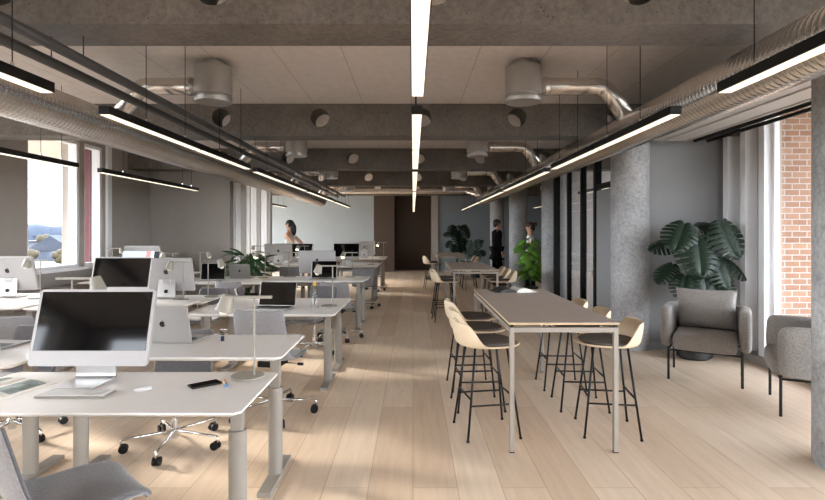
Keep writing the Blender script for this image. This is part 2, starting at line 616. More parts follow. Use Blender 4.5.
# right side: end wall, window wall, meeting room
struct('wall_right_end', MB().box(2.98, 3.945, 6.90, 7.02, 0, ZC).box(3.945, 4.5, 6.92, 7.02, 0, ZC), M['wall_grey'])
struct('baseboard_right', MB().box(3.14, 3.945, 6.885, 6.9, 0, .09), M['wall_blue'])
mb = MB()
for yy, xa, xb in ((6.66, 4.03, 4.226), (6.34, 4.05, 4.24), (6.02, 4.065, 4.19)):
    mb.box(xa, xb, yy, yy + .10, 0, ZC)
struct('trim_5', mb, M['frame_white'])
struct('wall_right', MB().box(4.24, 4.34, YF, -2.9, 0, ZC).box(4.24, 4.34, -2.9, 6.9, 3.05, ZC).box(4.2, 4.34, 6.12, 6.86, 0, ZC), M['wall'])
w = window_side(11, -2.9, 6.02, 4.15, 4.21, 4.18, .10, 3.05, .05, (-1.5, 0, 1.5, 3.0, 4.5))  # run extended unseen behind the camera to brighten the floor
MB().box(4.02, 4.34, -2.9, 6.76, 0, .10, .004).build('window_sill', M['desk_edge'], w, False)
struct('wall_meeting', MB().box(6.2, 6.35, 6.95, 7.6, 0, ZC).box(6.2, 6.35, 7.6, 10.1, 0, .6).box(6.2, 6.35, 7.6, 10.1, 3.0, ZC).box(6.2, 6.35, 10.1, 20.2, 0, ZC).box(4.5, 6.2, 6.95, 7.1, 0, ZC), M['wall'])
window_side(12, 7.6, 10.1, 6.24, 6.32, 6.28, .6, 3.0, .05, (8.85,))  # unseen window, added to let daylight into the meeting room
struct('wall_meeting_back', MB().box(2.95, 6.2, 10.66, 10.74, 0, ZC), M['white'])
# wall behind the camera, its unseen window openings added for fill light
mb = MB()
xs = [(-5.2, -3.6), (2.4, 3.9)]
x = XL - T
for a, b in xs:
    mb.box(x, a, YF - .2, YF, 0, ZC).box(a, b, YF - .2, YF, 0, .5).box(a, b, YF - .2, YF, 3.0, ZC)
    x = b
mb.box(x, XR + .14, YF - .2, YF, 0, ZC)
struct('wall_front', mb, M['wall'])

# exterior shown through the windows
struct('ground', MB().box(-700, 300, -60, 700, -7.2, -7.0), M['grass'])
struct('brick_facade', MB().box(4.53, 9.5, 6.82, 6.94, -7, 6.5), M['brick'])
struct('red_facade', MB().box(XL - .46, XL - .20, 9.27, 9.62, -7, 3.6), M['red'])
def house(X, Y, w, d, h, mwall, label, gable=True):
    t = thing('house', label, 'building', (X, Y, -7.0))
    MB().box(-w / 2, w / 2, -d / 2, d / 2, 0, h).build('wall', mwall, t, False)
    if gable:
        MB().loft([[(-w / 2 - .4, -d / 2 - .4, h), (w / 2 + .4, -d / 2 - .4, h), (0, -d / 2 - .4, h + w * .32)],
                   [(-w / 2 - .4, d / 2 + .4, h), (w / 2 + .4, d / 2 + .4, h), (0, d / 2 + .4, h + w * .32)]]).build('roof', M['roof'], t, False)
    else:
        MB().box(-w / 2 - .3, w / 2 + .3, -d / 2 - .3, d / 2 + .3, h, h + .5).build('roof', M['roof'], t, False)
    n = max(2, int(w / 4))
    for k in range(n):
        for z in ((1.2,) if h < 5 else (1.2, 4.2)):
            cx = -w / 2 + w * (k + .5) / n
            MB().box(cx - .9, cx + .9, -d / 2 - .06, -d / 2 + .02, z, z + 1.6).build('window', M['house_glass'], t, False)
house(-108, 160, 14, 10, 3.0, M['house'], 'blue grey gabled house seen through the left window, by the window edge')
house(-140, 185, 18, 12, 5.0, M['house_b'], 'pale low house further left outside the window', False)
house(-150, 230, 26, 14, 6.5, M['house'], 'long flat roofed block on the skyline outside the window', False)
house(-165, 275, 22, 14, 3.4, M['house_b'], 'small pale gabled house far off on the skyline')
def tree(X, Y, s, label):
    t = thing('tree', label, 'tree', (X, Y, -7.0))
    MB().tube([(0, 0, 0), (0, 0, .45 * s)], [.05 * s, .03 * s], 8).build('trunk', M['bark'], t)
    m = MB()
    for k in range(9):
        a = random.random() * 6.28
        q = random.random() * .22 * s
        m.sphere((q * math.cos(a), q * math.sin(a), s * (.5 + .4 * random.random())), s * (.16 + .1 * random.random()), 9, 6)
    m.build('crown', M['tree_leaf'], t)
tree(-80, 118, 4.6, 'round autumn tree outside the left window, nearest the sill')
tree(-95, 130, 4.0, 'smaller autumn tree outside the window, left of the round one')
tree(-124, 176, 7.5, 'taller tree between the houses outside the left window')
m = MB()
for k in range(70):
    a = R(118 + k * 1.0)
    m.sphere((430 * math.cos(a), 430 * math.sin(a), -7), 10 + 5 * random.random(), 8, 5, (1.5, 1.5, 1))
tag(m.build('distant_woods', M['tree_far']), 'hazy line of woods along the horizon outside the windows', 'woods', kind='stuff')

# ------------------------------------------------------------------ beams, columns
def beam(y0, label):
    cu = bpy.data.curves.new('beam_outline', 'CURVE')
    cu.dimensions = '2D'
    cu.fill_mode = 'BOTH'
    cu.extrude = .18
    def spline(pts):
        s = cu.splines.new('POLY')
        s.points.add(len(pts) - 1)
        for p, q in zip(s.points, pts):
            p.co = (q[0], q[1], 0, 1)
        s.use_cyclic_u = True
    spline([(-5.55, 2.772), (4.2, 2.772), (4.2, ZC), (-5.55, ZC)])
    for hx in (-3.68, -2.43, -1.18, .12, 1.32, 2.57):
        spline([(hx + .118 * math.cos(2 * PI * k / 36), 3.0 + .118 * math.sin(2 * PI * k / 36)) for k in range(36)])
    o = bpy.data.objects.new('tmp', cu)
    link(o)
    dg = bpy.context.evaluated_depsgraph_get()
    dg.update()
    me = bpy.data.meshes.new_from_object(o.evaluated_get(dg))
    for vx in me.vertices:
        x_, y_, z_ = vx.co
        vx.co = (x_, z_, y_)
    me.flip_normals()
    me.materials.clear()
    me.materials.append(M['beam'])
    bpy.data.objects.remove(o)
    b = link(bpy.data.objects.new('concrete_beam', me))
    me.name = 'concrete_beam'
    b.location = (0, y0 + .18, 0)
    return tag(b, label, 'beam', 'concrete ceiling beams')
ORD = ['first', 'second', 'third', 'fourth', 'fifth', 'sixth']
BY = [3.056 + 3.53 * k for k in range(5)]
for k, y0 in enumerate(BY):
    beam(y0, ORD[k] + ' grey concrete ceiling beam from the camera, pierced by round holes')
CY = [3.41, 7.00, 10.80, 14.45, 18.05]
wherec = ['nearest round concrete column, cut by the right picture edge', 'round concrete column behind the front bar table, beside the grey wall',
          'round concrete column at the far end of the black framed glass partition', 'round concrete column between the man and the leafy green plant',
          'farthest round concrete column, behind the man in black']
for k, y0 in enumerate(CY):
    o = MB().lathe([(.245, 0), (.245, ZC)], n=48).build('concrete_column', M['column'], None, 'auto')
    o.location = (2.92, y0, 0)
    tag(o, wherec[k], 'column', 'round concrete columns')

# ------------------------------------------------------------------ ducts
def main_duct(x, z, y0, y1, r, label):
    t = thing('ventilation_duct', label, 'duct', (x, y0, z), 0, 'main ventilation ducts')
    rings = []
    n = 28
    yy = 0
    L = y1 - y0
    step = .045
    k = 0
    while yy < L:
        for d, rr in ((0, r), (.026, r), (.032, r + .0035), (.038, r)):
            if yy + d < L:
                rings.append([(rr * math.cos(2 * PI * i / n), yy + d, rr * math.sin(2 * PI * i / n)) for i in range(n)])
        yy += step
    m = MB()
    m.loft(rings)
    m.build('duct_pipe', M['duct'], t)
    MB().lathe([(r + .012, 0), (r + .012, .06)], n=28).at().build('end_cap', M['duct'], t, 'auto').matrix_local = Matrix.Translation((0, L, 0)) @ Euler((-PI / 2, 0, 0)).to_matrix().to_4x4()
    return t
main_duct(-2.87, 2.525, -1.5, 16.2, .16, 'ribbed silver ventilation duct running along the left above the desks')
main_duct(2.10, 2.525, -1.5, 15.9, .16, 'ribbed silver ventilation duct running along the right above the bar tables')
def air_diffuser(x, y, side, label):
    t = thing('air_diffuser', label, 'air diffuser', (x, y, -.02), 0, 'round ceiling air diffusers')
    MB().lathe([(.172, 2.87), (.172, 3.135)], n=40).build('drum', M['diffuser'], t, 'auto')
    MB().lathe([(.09, ZC + .02), (.09, 3.13)], n=32).build('ceiling_collar', M['diffuser'], t, 'auto')
    MB().lathe([(.150, 2.835), (.150, 2.87)], n=40).lathe([(.165, 2.80), (.172, 2.835)], n=40).build('outlet_plate', M['diffuser'], t, 'auto')
    s = -1 if side == 'L' else 1
    xe = (-2.87 if side == 'L' else 2.10) - x
    pts = fillet([(s * .15, 0, 2.955), (xe - s * .28, 0, 2.955), (xe - s * .062, 0, 2.655)], .075)
    MB().tube(pts, .08, 20).build('branch_pipe', M['duct'], t)
    q = Vector(pts[-4])
    MB().tube([(s * .20, 0, 2.955), (s * .24, 0, 2.955)], .087, 20).build('joint_ring', M['duct'], t, 'auto')
    return t
pl = ['first', 'second', 'third', 'fourth']
for k in range(4):
    yy = 4.95 + 3.53 * k
    air_diffuser(-1.90, yy, 'L', pl[k] + ' drum shaped air diffuser from the camera, left of the centre lights')
    air_diffuser(1.05, yy, 'R', pl[k] + ' drum shaped air diffuser from the camera, right of the centre lights')
t = thing('cross_duct', 'slim silver duct crossing the ceiling in front of the brown niche', 'duct', (0, 16.42, 0))
MB().tube(fillet([(-2.87, -.2, 2.62), (-2.55, 0, 2.83), (1.75, 0, 2.83), (2.08, -.55, 2.66)], .15), .078, 18).build('duct_pipe', M['duct'], t)
MB().tube([(-.4, 0, 2.83), (-.34, 0, 2.83)], .086, 18).build('joint_ring', M['duct'], t, 'auto')
# twin service pipes at the left
for xx, zz, lab in ((-2.06, 2.62, 'upper of two dark service pipes running beside the left duct'), (-2.26, 2.61, 'lower of two dark service pipes running beside the left duct')):
    t = thing('service_pipe', lab, 'pipe', (xx, 0, zz), 0, 'dark service pipes')
    MB().tube([(0, -1.2, 0), (0, 15.6, 0)], .032, 14).build('pipe', M['dark_pipe'], t)
    for q in range(4):
        MB().cyl((0, 3.25 + 3.53 * q, .02), (0, 3.25 + 3.53 * q, 2.772 - zz), .004, n=6).build('pipe_hanger', M['dark_pipe'], t, False)
# perforated soffit and two dark curtain rails over the armchairs
t = thing('ceiling_panel', 'perforated grey ceiling panel beside the right duct above the armchairs', 'ceiling panel', (0, 0, 0))
MB().box(2.36, 3.54, 3.68, 6.79, 2.738, 2.768).build('sheet', M['perf'], t, False)
m = MB()
for q in range(5):
    m.box(2.36 + .295 * q - .01, 2.36 + .295 * q + .01, 3.68, 6.79, 2.722, 2.738)
m.build('rib', M['perf'], t, False)
for xx, lab in ((3.63, 'black ceiling rail nearer the perforated panel above the armchairs'), (3.80, 'black ceiling rail nearer the right hand windows above the armchairs')):
    t = thing('ceiling_rail', lab, 'rail', (xx, 0, 2.725), 0, 'black ceiling rails')
    MB().tube([(0, 1.0, 0), (0, 6.70, 0)], .021, 12).build('rail_bar', M['black'], t, 'auto')
    for q in (2.5, 4.5, 6.4):
        MB().box(-.008, .008, q - .008, q + .008, .02, ZC - 2.75).build('rail_hanger', M['black'], t, False)

# ------------------------------------------------------------------ linear pendants
ZL = 2.29
def pendant_parts(t, L, near):
    MB().box(-.036, .036, 0, L, .004, .058, .003).build('housing', M['black'], t, False)
    MB().box(-.031, .031, .012, L - .012, 0, .0045).build('diffuser', M['lamp_on'], t, False)
    for q in (near, L - .25):
        w = MB().cyl((0, q, .06), (0, q, ZC - ZL), .003, n=6).build('suspension_wire', M['black'], t, False)
        MB().cyl((0, q, .055), (0, q, .085), .008, n=8).build('wire_grip', M['chrome'], w, False)
PROTO = {}
def pendant(x, y0, y1, label, group):
    L = round(y1 - y0, 2)
    near = .52 if all(abs(y0 + .52 - 4.95 - 3.53 * q) > .24 for q in range(4)) else .85
    key = (L, near)
    if key not in PROTO:
        t = thing('linear_pendant_light', label, 'pendant light', (x, y0, ZL), 0, group)
        pendant_parts(t, L, near)
        PROTO[key] = t
    else:
        dup(PROTO[key], label, (x, y0, ZL), 0, group)
segs = [(1.2, 2.78), (3.28, 4.70), (4.72, 6.14), (6.42, 7.93), (7.95, 9.46), (9.66, 11.19), (11.21, 12.74), (12.95, 14.45), (14.47, 15.97)]
def nth(k):
    return ['first', 'second', 'third', 'fourth', 'fifth', 'sixth', 'seventh', 'eighth', 'ninth', 'tenth', 'eleventh'][k]
for k, (a, b) in enumerate(segs):
    pendant(-1.95, a, b, nth(k) + ' lit black linear pendant from the camera, left row beside the twin pipes', 'linear pendants in the left row')
cs = list(segs)
cs[0] = (.9, 2.85)
cs += [(16.2, 17.7), (17.72, 19.22)]
for k, (a, b) in enumerate(cs):
    pendant(.025, a, b, nth(k) + ' lit black linear pendant from the camera, centre row above the aisle', 'linear pendants in the centre row')
rs = segs + [(16.2, 17.7)]
for k, (a, b) in enumerate(rs):
    pendant(1.66, a, b, nth(k) + ' lit black linear pendant from the camera, right row above the bar tables', 'linear pendants in the right row')
outer = [(4.6, 6.02), (6.48, 7.93), (7.95, 9.40)]
ol = ['lit linear pendant at the left picture edge in front of the window', 'lit linear pendant on the taupe left wall side, nearer of the joined pair', 'lit linear pendant ending in front of the bay wall, farther of the joined pair']
for (a, b), lab in zip(outer, ol):
    pendant(-3.9, a, b, lab, 'linear pendants in the outer left row')
pendant(-3.9, 14.5, 15.95, 'short distant linear pendant hanging to the left of the woman in white', 'linear pendants in the outer left row')
pendant(3.3, 8.75, 10.30, 'lit linear pendant inside the glass meeting room', 'linear pendants on the far right')
pendant(3.75, 14.6, 16.1, 'lit linear pendant above the far lounge, behind the leafy green plant', 'linear pendants on the far right')
# spot canisters at the very top of the picture (dark round fittings on the first beam are its holes)

# ------------------------------------------------------------------ desks
XE = [-.75, -2.30, -3.80]          # right hand edges of the three desk columns
WD, DD = 1.47, .66
def make_desk(h, w, label):
    t = thing('standing_desk', label, 'desk', (0, 0, 0), 0, 'height adjustable desks')
    a, d = w / 2, DD / 2
    m = MB()
    def ring(ix, z):
        x, y, c = a - ix, d - ix, .025
        return [(-x + c, -y, z), (x - c, -y, z), (x, -y + c, z), (x, y - c, z), (x - c, y, z), (-x + c, y, z), (-x, y - c, z), (-x, -y + c, z)]
    m.loft([ring(.03, h - .026), ring(.004, h - .012), ring(0, h - .009), ring(0, h - .002), ring(.002, h)])
    m.build('desktop', M['desk'], t, False)
    for s in (-1, 1):
        x = s * (a - .12)
        lg = MB().box(x - .03, x + .03, -.025, .025, .50, h - .026, .008).build('leg', M['desk_edge'], t, 'auto')
        prof = []
        m2 = MB()
        m2.loft([[(x + .044 * math.cos(2 * PI * k / 24), .040 * math.sin(2 * PI * k / 24), z) for k in range(24)] for z in (.03, .57)])
        m2.build('lower_tube', M['desk_edge'], lg, 'auto')
        MB().box(x - .04, x + .04, -.265, .265, 0.0, .03, .006).build('foot', M['desk_edge'], lg, False)
    MB().box(-a + .12, a - .12, -.03, .03, h - .07, h - .026, .004).build('cross_beam', M['desk_edge'], t, False)
    MB().box(-a + .35, a - .35, .09, .20, h - .12, h - .026, .006).build('cable_tray', M['desk_edge'], t, False)
    return t
DESK = {}
Y0 = [2.25, 5.0, 7.95, 11.1, 14.2]
HT = {(0, 0, 'n'): .767, (0, 0, 'f'): .836, (0, 1, 'n'): .767, (0, 1, 'f'): .787,
      (1, 0, 'n'): .757, (1, 0, 'f'): .740, (1, 1, 'n'): .810, (1, 1, 'f'): .777, (1, 2, 'n'): .82, (1, 2, 'f'): .80,
      (2, 0, 'n'): .80, (2, 0, 'f'): .76, (2, 1, 'n'): .77, (2, 1, 'f'): .76, (2, 2, 'n'): .77, (2, 2, 'f'): .84,
      (3, 0, 'n'): .81, (3, 0, 'f'): .815, (3, 1, 'n'): .81, (3, 1, 'f'): .815,
      (4, 0, 'n'): .82, (4, 0, 'f'): .82, (4, 1, 'n'): .82, (4, 1, 'f'): .82}
DL = {(0, 0, 'n'): 'nearest pale grey desk with the large monitor, keyboard and magazine',
      (0, 0, 'f'): 'pale grey desk right behind the nearest one, holding a silver laptop',
      (0, 1, 'n'): 'pale grey desk whose corner shows at the left edge behind the magazine',
      (0, 1, 'f'): 'pale grey desk at the left edge holding a half hidden laptop',
      (1, 0, 'n'): 'desk with the open black screen laptop and flower vase',
      (1, 0, 'f'): 'desk pushed against the back of the flower vase desk',
      (1, 1, 'n'): 'second row desk under the monitor behind the large near monitor',
      (1, 1, 'f'): 'second row desk under the pale monitor back and lamp, left of centre',
      (1, 2, 'n'): 'desk at the left edge below the window, nearer half of its pair',
      (1, 2, 'f'): 'desk at the left edge carrying a monitor seen from behind',
      (2, 0, 'n'): 'third row desk by the aisle with a small open laptop',
      (2, 0, 'f'): 'third row desk by the aisle under the grey monitor back',
      (2, 1, 'n'): 'third row desk left of the green plant with a dark laptop',
      (2, 1, 'f'): 'third row desk in front of the green plant with a closed side laptop lid',
      (2, 2, 'n'): 'third row desk by the taupe wall under the colour picture screen',
      (2, 2, 'f'): 'third row desk by the taupe wall under the white monitor back',
      (3, 0, 'n'): 'fourth row desk by the aisle with two cups',
      (3, 0, 'f'): 'fourth row desk by the aisle under the dark monitor',
      (3, 1, 'n'): 'fourth row desk beside the woman in white, nearer half',
      (3, 1, 'f'): 'fourth row desk beside the woman in white, farther half',
      (4, 0, 'n'): 'last row desk in front of the brown niche, nearer half',
      (4, 0, 'f'): 'last row desk in front of the brown niche, farther half',
      (4, 1, 'n'): 'last row desk behind the woman in white, nearer half',
      (4, 1, 'f'): 'last row desk behind the woman in white, farther half'}
for key, h in HT.items():
    r, c, s = key
    w = WD if c < 2 else 1.36
    y = Y0[r] + (DD / 2 if s == 'n' else .71 + DD / 2)
    t = make_desk(h, w, DL[key])
    t.location = (XE[c] - w / 2, y, 0)

# ------------------------------------------------------------------ desk things
def apple(parent, name, m, R0=.03):
    """little fruit mark: bitten disc and leaf, in the local XZ plane"""
    k = MB()
    pts = []
    for i in range(40):
        a = 2 * PI * i / 40
        rr = 1.0 - .10 * math.exp(-((a - PI / 2) / .28) ** 2) - .08 * math.exp(-((a - 3 * PI / 2) / .22) ** 2)
        x, z = rr * math.cos(a) * .92, rr * math.sin(a)
        dx, dz = x - 1.05, z - .1
        d = math.hypot(dx, dz)
        if d < .45:
            x, z = 1.05 + dx / d * .45, .1 + dz / d * .45
        pts.append((x * R0, z * R0))
    k.loft([[(x, 0, z) for x, z in pts], [(x, .0015, z) for x, z in pts]])
    leaf = [(.02, 1.08), (.12, 1.3), (.32, 1.5), (.40, 1.52), (.36, 1.34), (.22, 1.15)]
    k.loft([[(x * R0, 0, z * R0) for x, z in leaf], [(x * R0, .0015, z * R0) for x, z in leaf]])
    return k.build(name, m, parent, False)

def make_monitor(name_label, lit=False, housing='imac', logo='logo'):
    # front looks along -Y
    t = thing('desktop_computer', name_label, 'computer', (0, 0, 0), 0, 'all in one desktop computers')
    m = MB()
    pts = [(-.10, z) for z in ()]
    # bent plate stand: foot + neck
    sec = fillet([(0, -.11, .005), (0, .10, .005), (0, .07, .22)], .03, 5)
    rings = []
    for i, p in enumerate(sec):
        w = .105 if i < len(sec) - 1 else .095
        a = sec[max(i - 1, 0)]
        b = sec[min(i + 1, len(sec) - 1)]
        tn = (b - a).normalized()
        nn = Vector((0, -tn.z, tn.y)) * .005
        rings.append([(-w, p.y - nn.y, p.z - nn.z), (w, p.y - nn.y, p.z - nn.z), (w, p.y + nn.y, p.z + nn.z), (-w, p.y + nn.y, p.z + nn.z)])
    m.loft(rings)
    st = m.build('stand', M['alu'], t, False)
    MB().at((0, .101, .085), (R(-82), 0, 0)).lathe([(.022, 0), (.022, .003)], n=20).build('cable_hole', M['black'], st, 'auto')
    hs = MB()
    W, Hh, D = .31, .40, .0125
    T_ = Matrix.Translation((0, .025, .085)) @ Euler((R(-15), 0, 0)).to_matrix().to_4x4()
    hs.M = T_
    def rr(w, z0, z1, y, c=.014):
        return [(-w + c, y, z0), (w - c, y, z0), (w, y, z0 + c), (w, y, z1 - c), (w - c, y, z1), (-w + c, y, z1), (-w, y, z1 - c), (-w, y, z0 + c)]
    hs.loft([rr(W, 0, Hh, -D), rr(W, 0, Hh, D * .4), rr(W - .01, .01, Hh - .01, D)])
    h = hs.build('housing', M[housing], t, False)
    s = MB()
    s.M = T_
    s.box(-W + .016, W - .016, -D - .0015, -D + .001, .078, Hh - .014)
    s.build('screen', M['screen_on' if lit else 'screen'], t, False)
    hinge = MB()
    hinge.M = T_
    hinge.box(-.045, .045, D, D + .02, .09, .15, .005)
    hinge.build('hinge', M['alu'], t, False)
    a = apple(h, 'logo', M[logo], .028)
    a.matrix_local = T_ @ Matrix.Translation((0, D + .001, .235)) @ Matrix.Scale(-1, 4, (1, 0, 0))
    return t

def make_laptop(label, housing='laptop'):
    # screen looks along -Y, keyboard in front of it
    t = thing('laptop', label, 'laptop', (0, 0, 0), 0, 'laptops on the desks')
    MB().box(-.178, .178, -.245, 0, .002, .013, .005).build('base', M[housing], t, False)
    MB().box(-.15, .15, -.13, -.02, .0125, .0145).build('keyboard', M['keys'], t, False)
    MB().box(-.06, .06, -.235, -.14, .0125, .0137).build('trackpad', M[housing], t, False)
    T_ = Matrix.Translation((0, .002, .010)) @ Euler((R(-14), 0, 0)).to_matrix().to_4x4()
    m = MB()
    m.M = T_
    m.box(-.178, .178, -.004, .004, 0, .245, .004)
    l = m.build('lid', M[housing], t, False)
    m = MB()
    m.M = T_
    m.box(-.173, .173, -.0055, -.0035, .008, .240)
    m.build('screen', M['screen'], t, False)
    a = apple(l, 'logo', M['logo'], .02)
    a.matrix_local = T_ @ Matrix.Translation((0, .0045, .125)) @ Matrix.Scale(-1, 4, (1, 0, 0))
    return t

def make_lamp(label, on=False):
    # shade at local -X
    t = thing('desk_lamp', label, 'lamp', (0, 0, 0), 0, 'sand coloured desk lamps')
    MB().lathe([(.080, 0), (.088, .003), (.088, .012), (.082, .015)], n=36).build('base', M['lamp'], t, 'auto')
    MB().tube([(.035, 0, .014), (.035, 0, .430)], .0062, 12).build('pole', M['lamp'], t, 'auto')
    MB().box(-.085, .130, -.012, .012, .425, .440, .003).build('arm', M['lamp'], t, False)
    T_ = Matrix.Translation((-.105, 0, .437)) @ Euler((0, R(16), 0)).to_matrix().to_4x4()
    n = 28
    m = MB()
    m.M = T_
    prof = [(.002, .008), (.027, .006), (.030, .002), (.046, -.082), (.043, -.082), (.028, -.004), (.002, -.002)]
    m.loft([[(r_ * math.cos(2 * PI * k / n), r_ * math.sin(2 * PI * k / n), z) for k in range(n)] for r_, z in prof])
    sh = m.build('shade', M['lamp'], t, 'auto')
    m = MB()
    m.M = T_
    m.lathe([(.012, -.01), (.024, -.06), (.026, -.085), (.016, -.102), (.003, -.108)], n=16)
    m.build('bulb', M['bulb' if on else 'bulb_off'], sh)
    return t

def ht(r, c, s):
    return HT[(r, c, s)]
mon0 = make_monitor('large monitor with black screen facing the camera on the nearest desk')
mon0.location = (-1.69, 2.68, ht(0, 0, 'n'))
def mon(lab, X, Y, h, rz=0):
    return dup(mon0, lab, (X, Y, h), rz)
mon('monitor facing the camera just behind and above the large near monitor', -3.08, 5.42, ht(1, 1, 'n'))
mon('pale monitor seen from behind, with sand lamp in front, second row', -2.86, 6.12, ht(1, 1, 'f'), PI)
mon('pale monitor seen from behind at the left edge under the window', -4.62, 6.02, ht(1, 2, 'f'), PI)
mon('grey monitor seen from behind above the small open laptop by the aisle', -1.64, 8.95, ht(2, 0, 'f'), PI + R(4))
mon('white monitor back against the taupe wall, far left', -4.66, 9.08, ht(2, 2, 'f'), PI)
mon('dark monitor facing the camera in front of the pale back wall', -1.56, 12.1, ht(3, 0, 'f'))
mon('pale monitor seen from behind, left of the woman in white', -3.05, 11.85, ht(3, 1, 'f'), PI + R(3))
mon('dark monitor turned aside, in front of the woman in white', -2.62, 11.95, ht(3, 1, 'f'), R(-24))
mon('distant pale monitor back in the last row beside the brown niche', -1.38, 14.75, ht(4, 0, 'n'), PI)
m_on = make_monitor('monitor showing a blue and red picture, far left by the taupe wall', lit=True)
m_on.location = (-4.42, 8.36, ht(2, 2, 'n'))

lap0 = make_laptop('silver laptop seen from behind on the desk behind the large monitor')
lap0.location = (-1.585, 3.33, ht(0, 0, 'f'))
lap0.rotation_euler = (0, 0, PI + R(-4))
def lap(lab, X, Y, h, rz=0, scale=None, src=None):
    return dup(src or lap0, lab, (X, Y, h), rz, scale=scale)
lap('silver laptop half cut by the left picture edge', -2.84, 3.38, ht(0, 1, 'f'), PI + R(-6))
lap('open laptop with black screen facing the camera beside the flower vase', -1.44, 5.50, ht(1, 0, 'n'), R(-6), (1.12, 1.05, 1.05))
lap('small open laptop with black screen below the grey monitor back', -1.42, 8.30, ht(2, 0, 'n'), R(2), (1.12, 1, 1.15))
lap('dark open laptop facing the camera left of the green plant', -3.22, 8.35, ht(2, 1, 'n'), R(3), (1.08, 1, 1.1))
lapd = make_laptop('dark grey laptop lid seen from behind in front of the green plant', 'laptop_dark')
lapd.location = (-2.93, 8.82, ht(2, 1, 'f'))
lapd.rotation_euler = (0, 0, PI)

lamp0 = make_lamp('sand desk lamp on the right end of the nearest desk')
lamp0.location = (-.89, 2.80, ht(0, 0, 'n'))
def lamp(lab, X, Y, h, left=True, src=None, rz=0):
    return dup(src or lamp0, lab, (X, Y, h), (0 if left else PI) + rz)
lamp('sand desk lamp whose shade peeks over the large near monitor', -2.03, 3.15, ht(0, 0, 'f'), False)
lamp('sand desk lamp beside the flower vase', -.89, 5.53, ht(1, 0, 'n'))
lamp('sand desk lamp in front of the pale monitor back, second row', -2.62, 5.86, ht(1, 1, 'f'))
lamp('sand desk lamp with shade to the right, above the grey chair backs', -2.40, 6.18, ht(1, 1, 'f'), False)
lamp('sand desk lamp at the left edge in front of the window', -4.22, 5.84, ht(1, 2, 'f'))
lamp('slim unlit lamp left of the grey monitor back, third row', -2.14, 9.1, ht(2, 0, 'f'), False)
lamp('small lamp with shade to the right over the dark laptop', -3.65, 9.0, ht(2, 1, 'f'), False)
lamp('small lamp at the far left beside the white monitor back', -5.06, 8.82, ht(2, 2, 'f'), False)
lamp('small lamp right of the colour picture screen, far left', -3.93, 8.42, ht(2, 2, 'n'))
lamp('thin lamp standing left of the pale monitor by the woman', -3.40, 11.45, ht(3, 1, 'n'))
lamp('thin unlit lamp at the aisle end of the fourth row', -.95, 11.75, ht(3, 0, 'n'))
lamp_on = make_lamp('lit desk lamp above the green plant', True)
lamp_on.location = (-2.58, 8.95, ht(2, 1, 'f'))
lamp('lit desk lamp in front of the dark monitor by the back wall', -1.09, 9.02, ht(2, 0, 'f'), True, lamp_on)
lamp('lit desk lamp in front of the monitor beside the woman', -2.42, 11.45, ht(3, 1, 'n'), True, lamp_on)
lamp('lit desk lamp at the aisle end of the last row, before the brown niche', -.86, 14.6, ht(4, 0, 'n'), True, lamp_on)

# nearest desk: keyboard, mouse, phone, highlighter, magazine
h0 = ht(0, 0, 'n')
t = thing('keyboard', 'white keyboard in front of the large near monitor', 'keyboard', (-1.62, 2.50, h0), R(-1), None, (.90, .92, 1))
MB().box(-.185, .185, -.06, .06, .001, .010, .004).build('tray', M['desk_edge'], t, False)
for row in range(5):
    m = MB()
    n = 13 if row else 8
    ww = .355 / n
    for k in range(n):
        if row == 0 and 3 <= k <= 4:
            if k == 3:
                m.box(-.1775 + 3 * ww + .0015, -.1775 + 5 * ww - .0015, -.053, -.035, .010, .0135)
            continue
        m.box(-.1775 + k * ww + .0015, -.1775 + (k + 1) * ww - .0015, -.053 + row * .0215, -.035 + row * .0215, .010, .0135)
    tag(m.build('key_row', M['keys_white'], t, False))
t = thing('computer_mouse', 'white mouse right of the keyboard', 'mouse', (-1.335, 2.57, h0), R(-58), None, (.78, .78, .9))
m = MB()
m.grid(lambda u, v: (.031 * math.cos(2 * PI * u) * math.cos(v * PI / 2) ** .6, .056 * math.sin(2 * PI * u) * math.cos(v * PI / 2) ** .6, .004 + .020 * math.sin(v * PI / 2) ** .9), 24, 8, True)
m.build('cover', M['keys_white'], t)
MB().lathe([(.028, 0), (.030, .005)], n=24, sy=1.8).build('base', M['alu'], t, 'auto')
t = thing('phone', 'black phone lying on the nearest desk', 'phone', (-1.065, 2.66, h0), R(-48))
MB().box(-.038, .038, -.075, .075, 0, .009, .003).build('case', M['black'], t, False)
MB().box(-.035, .035, -.072, .072, .0085, .0096).build('screen', M['screen'], t, False)
t = thing('highlighter_pen', 'tan and blue pen lying left of the near lamp base', 'pen', (-.962, 2.665, h0 + .008), R(-63))
MB().tube([(-.06, 0, 0), (.02, 0, 0)], .0075, 12).build('barrel', M['orange'], t, 'auto')
MB().tube([(.02, 0, 0), (.055, 0, 0)], .008, 12).build('cap', M['blue'], t, 'auto')
def magazine(label, loc, rz, w=.215, d=.29, mp='photo', ml='paper', lift=.012):
    t = thing('magazine', label, 'magazine', loc, rz)
    for s, pm in ((-1, ml), (1, 'paper')):
        def zz(u, l=lift):
            return .003 + l * math.sin(min(u * 1.25, 1) * PI) ** .7 * (1 - .35 * u) + .004 * (1 - u)
        m = MB()
        rings = []
        for k in range(12):
            u = k / 11
            rings.append([(s * u * w, -d / 2, 0), (s * u * w, d / 2, 0), (s * u * w, d / 2, zz(u)), (s * u * w, -d / 2, zz(u))])
        m.loft(rings)
        pg = m.build('page_block', M[pm], t, False)
        m = MB()
        a, b = (.26, .84)
        g = lambda u, v: (s * w * (a + (b - a) * u), -d * .33 + v * d * .72, zz(a + (b - a) * u) + .0006)
        m.grid(g, 10, 2)
        if s == 1 or ml == 'paper':
            m.build('printed_picture', M[mp], pg, False)
        else:
            m.bm.free()
    return t
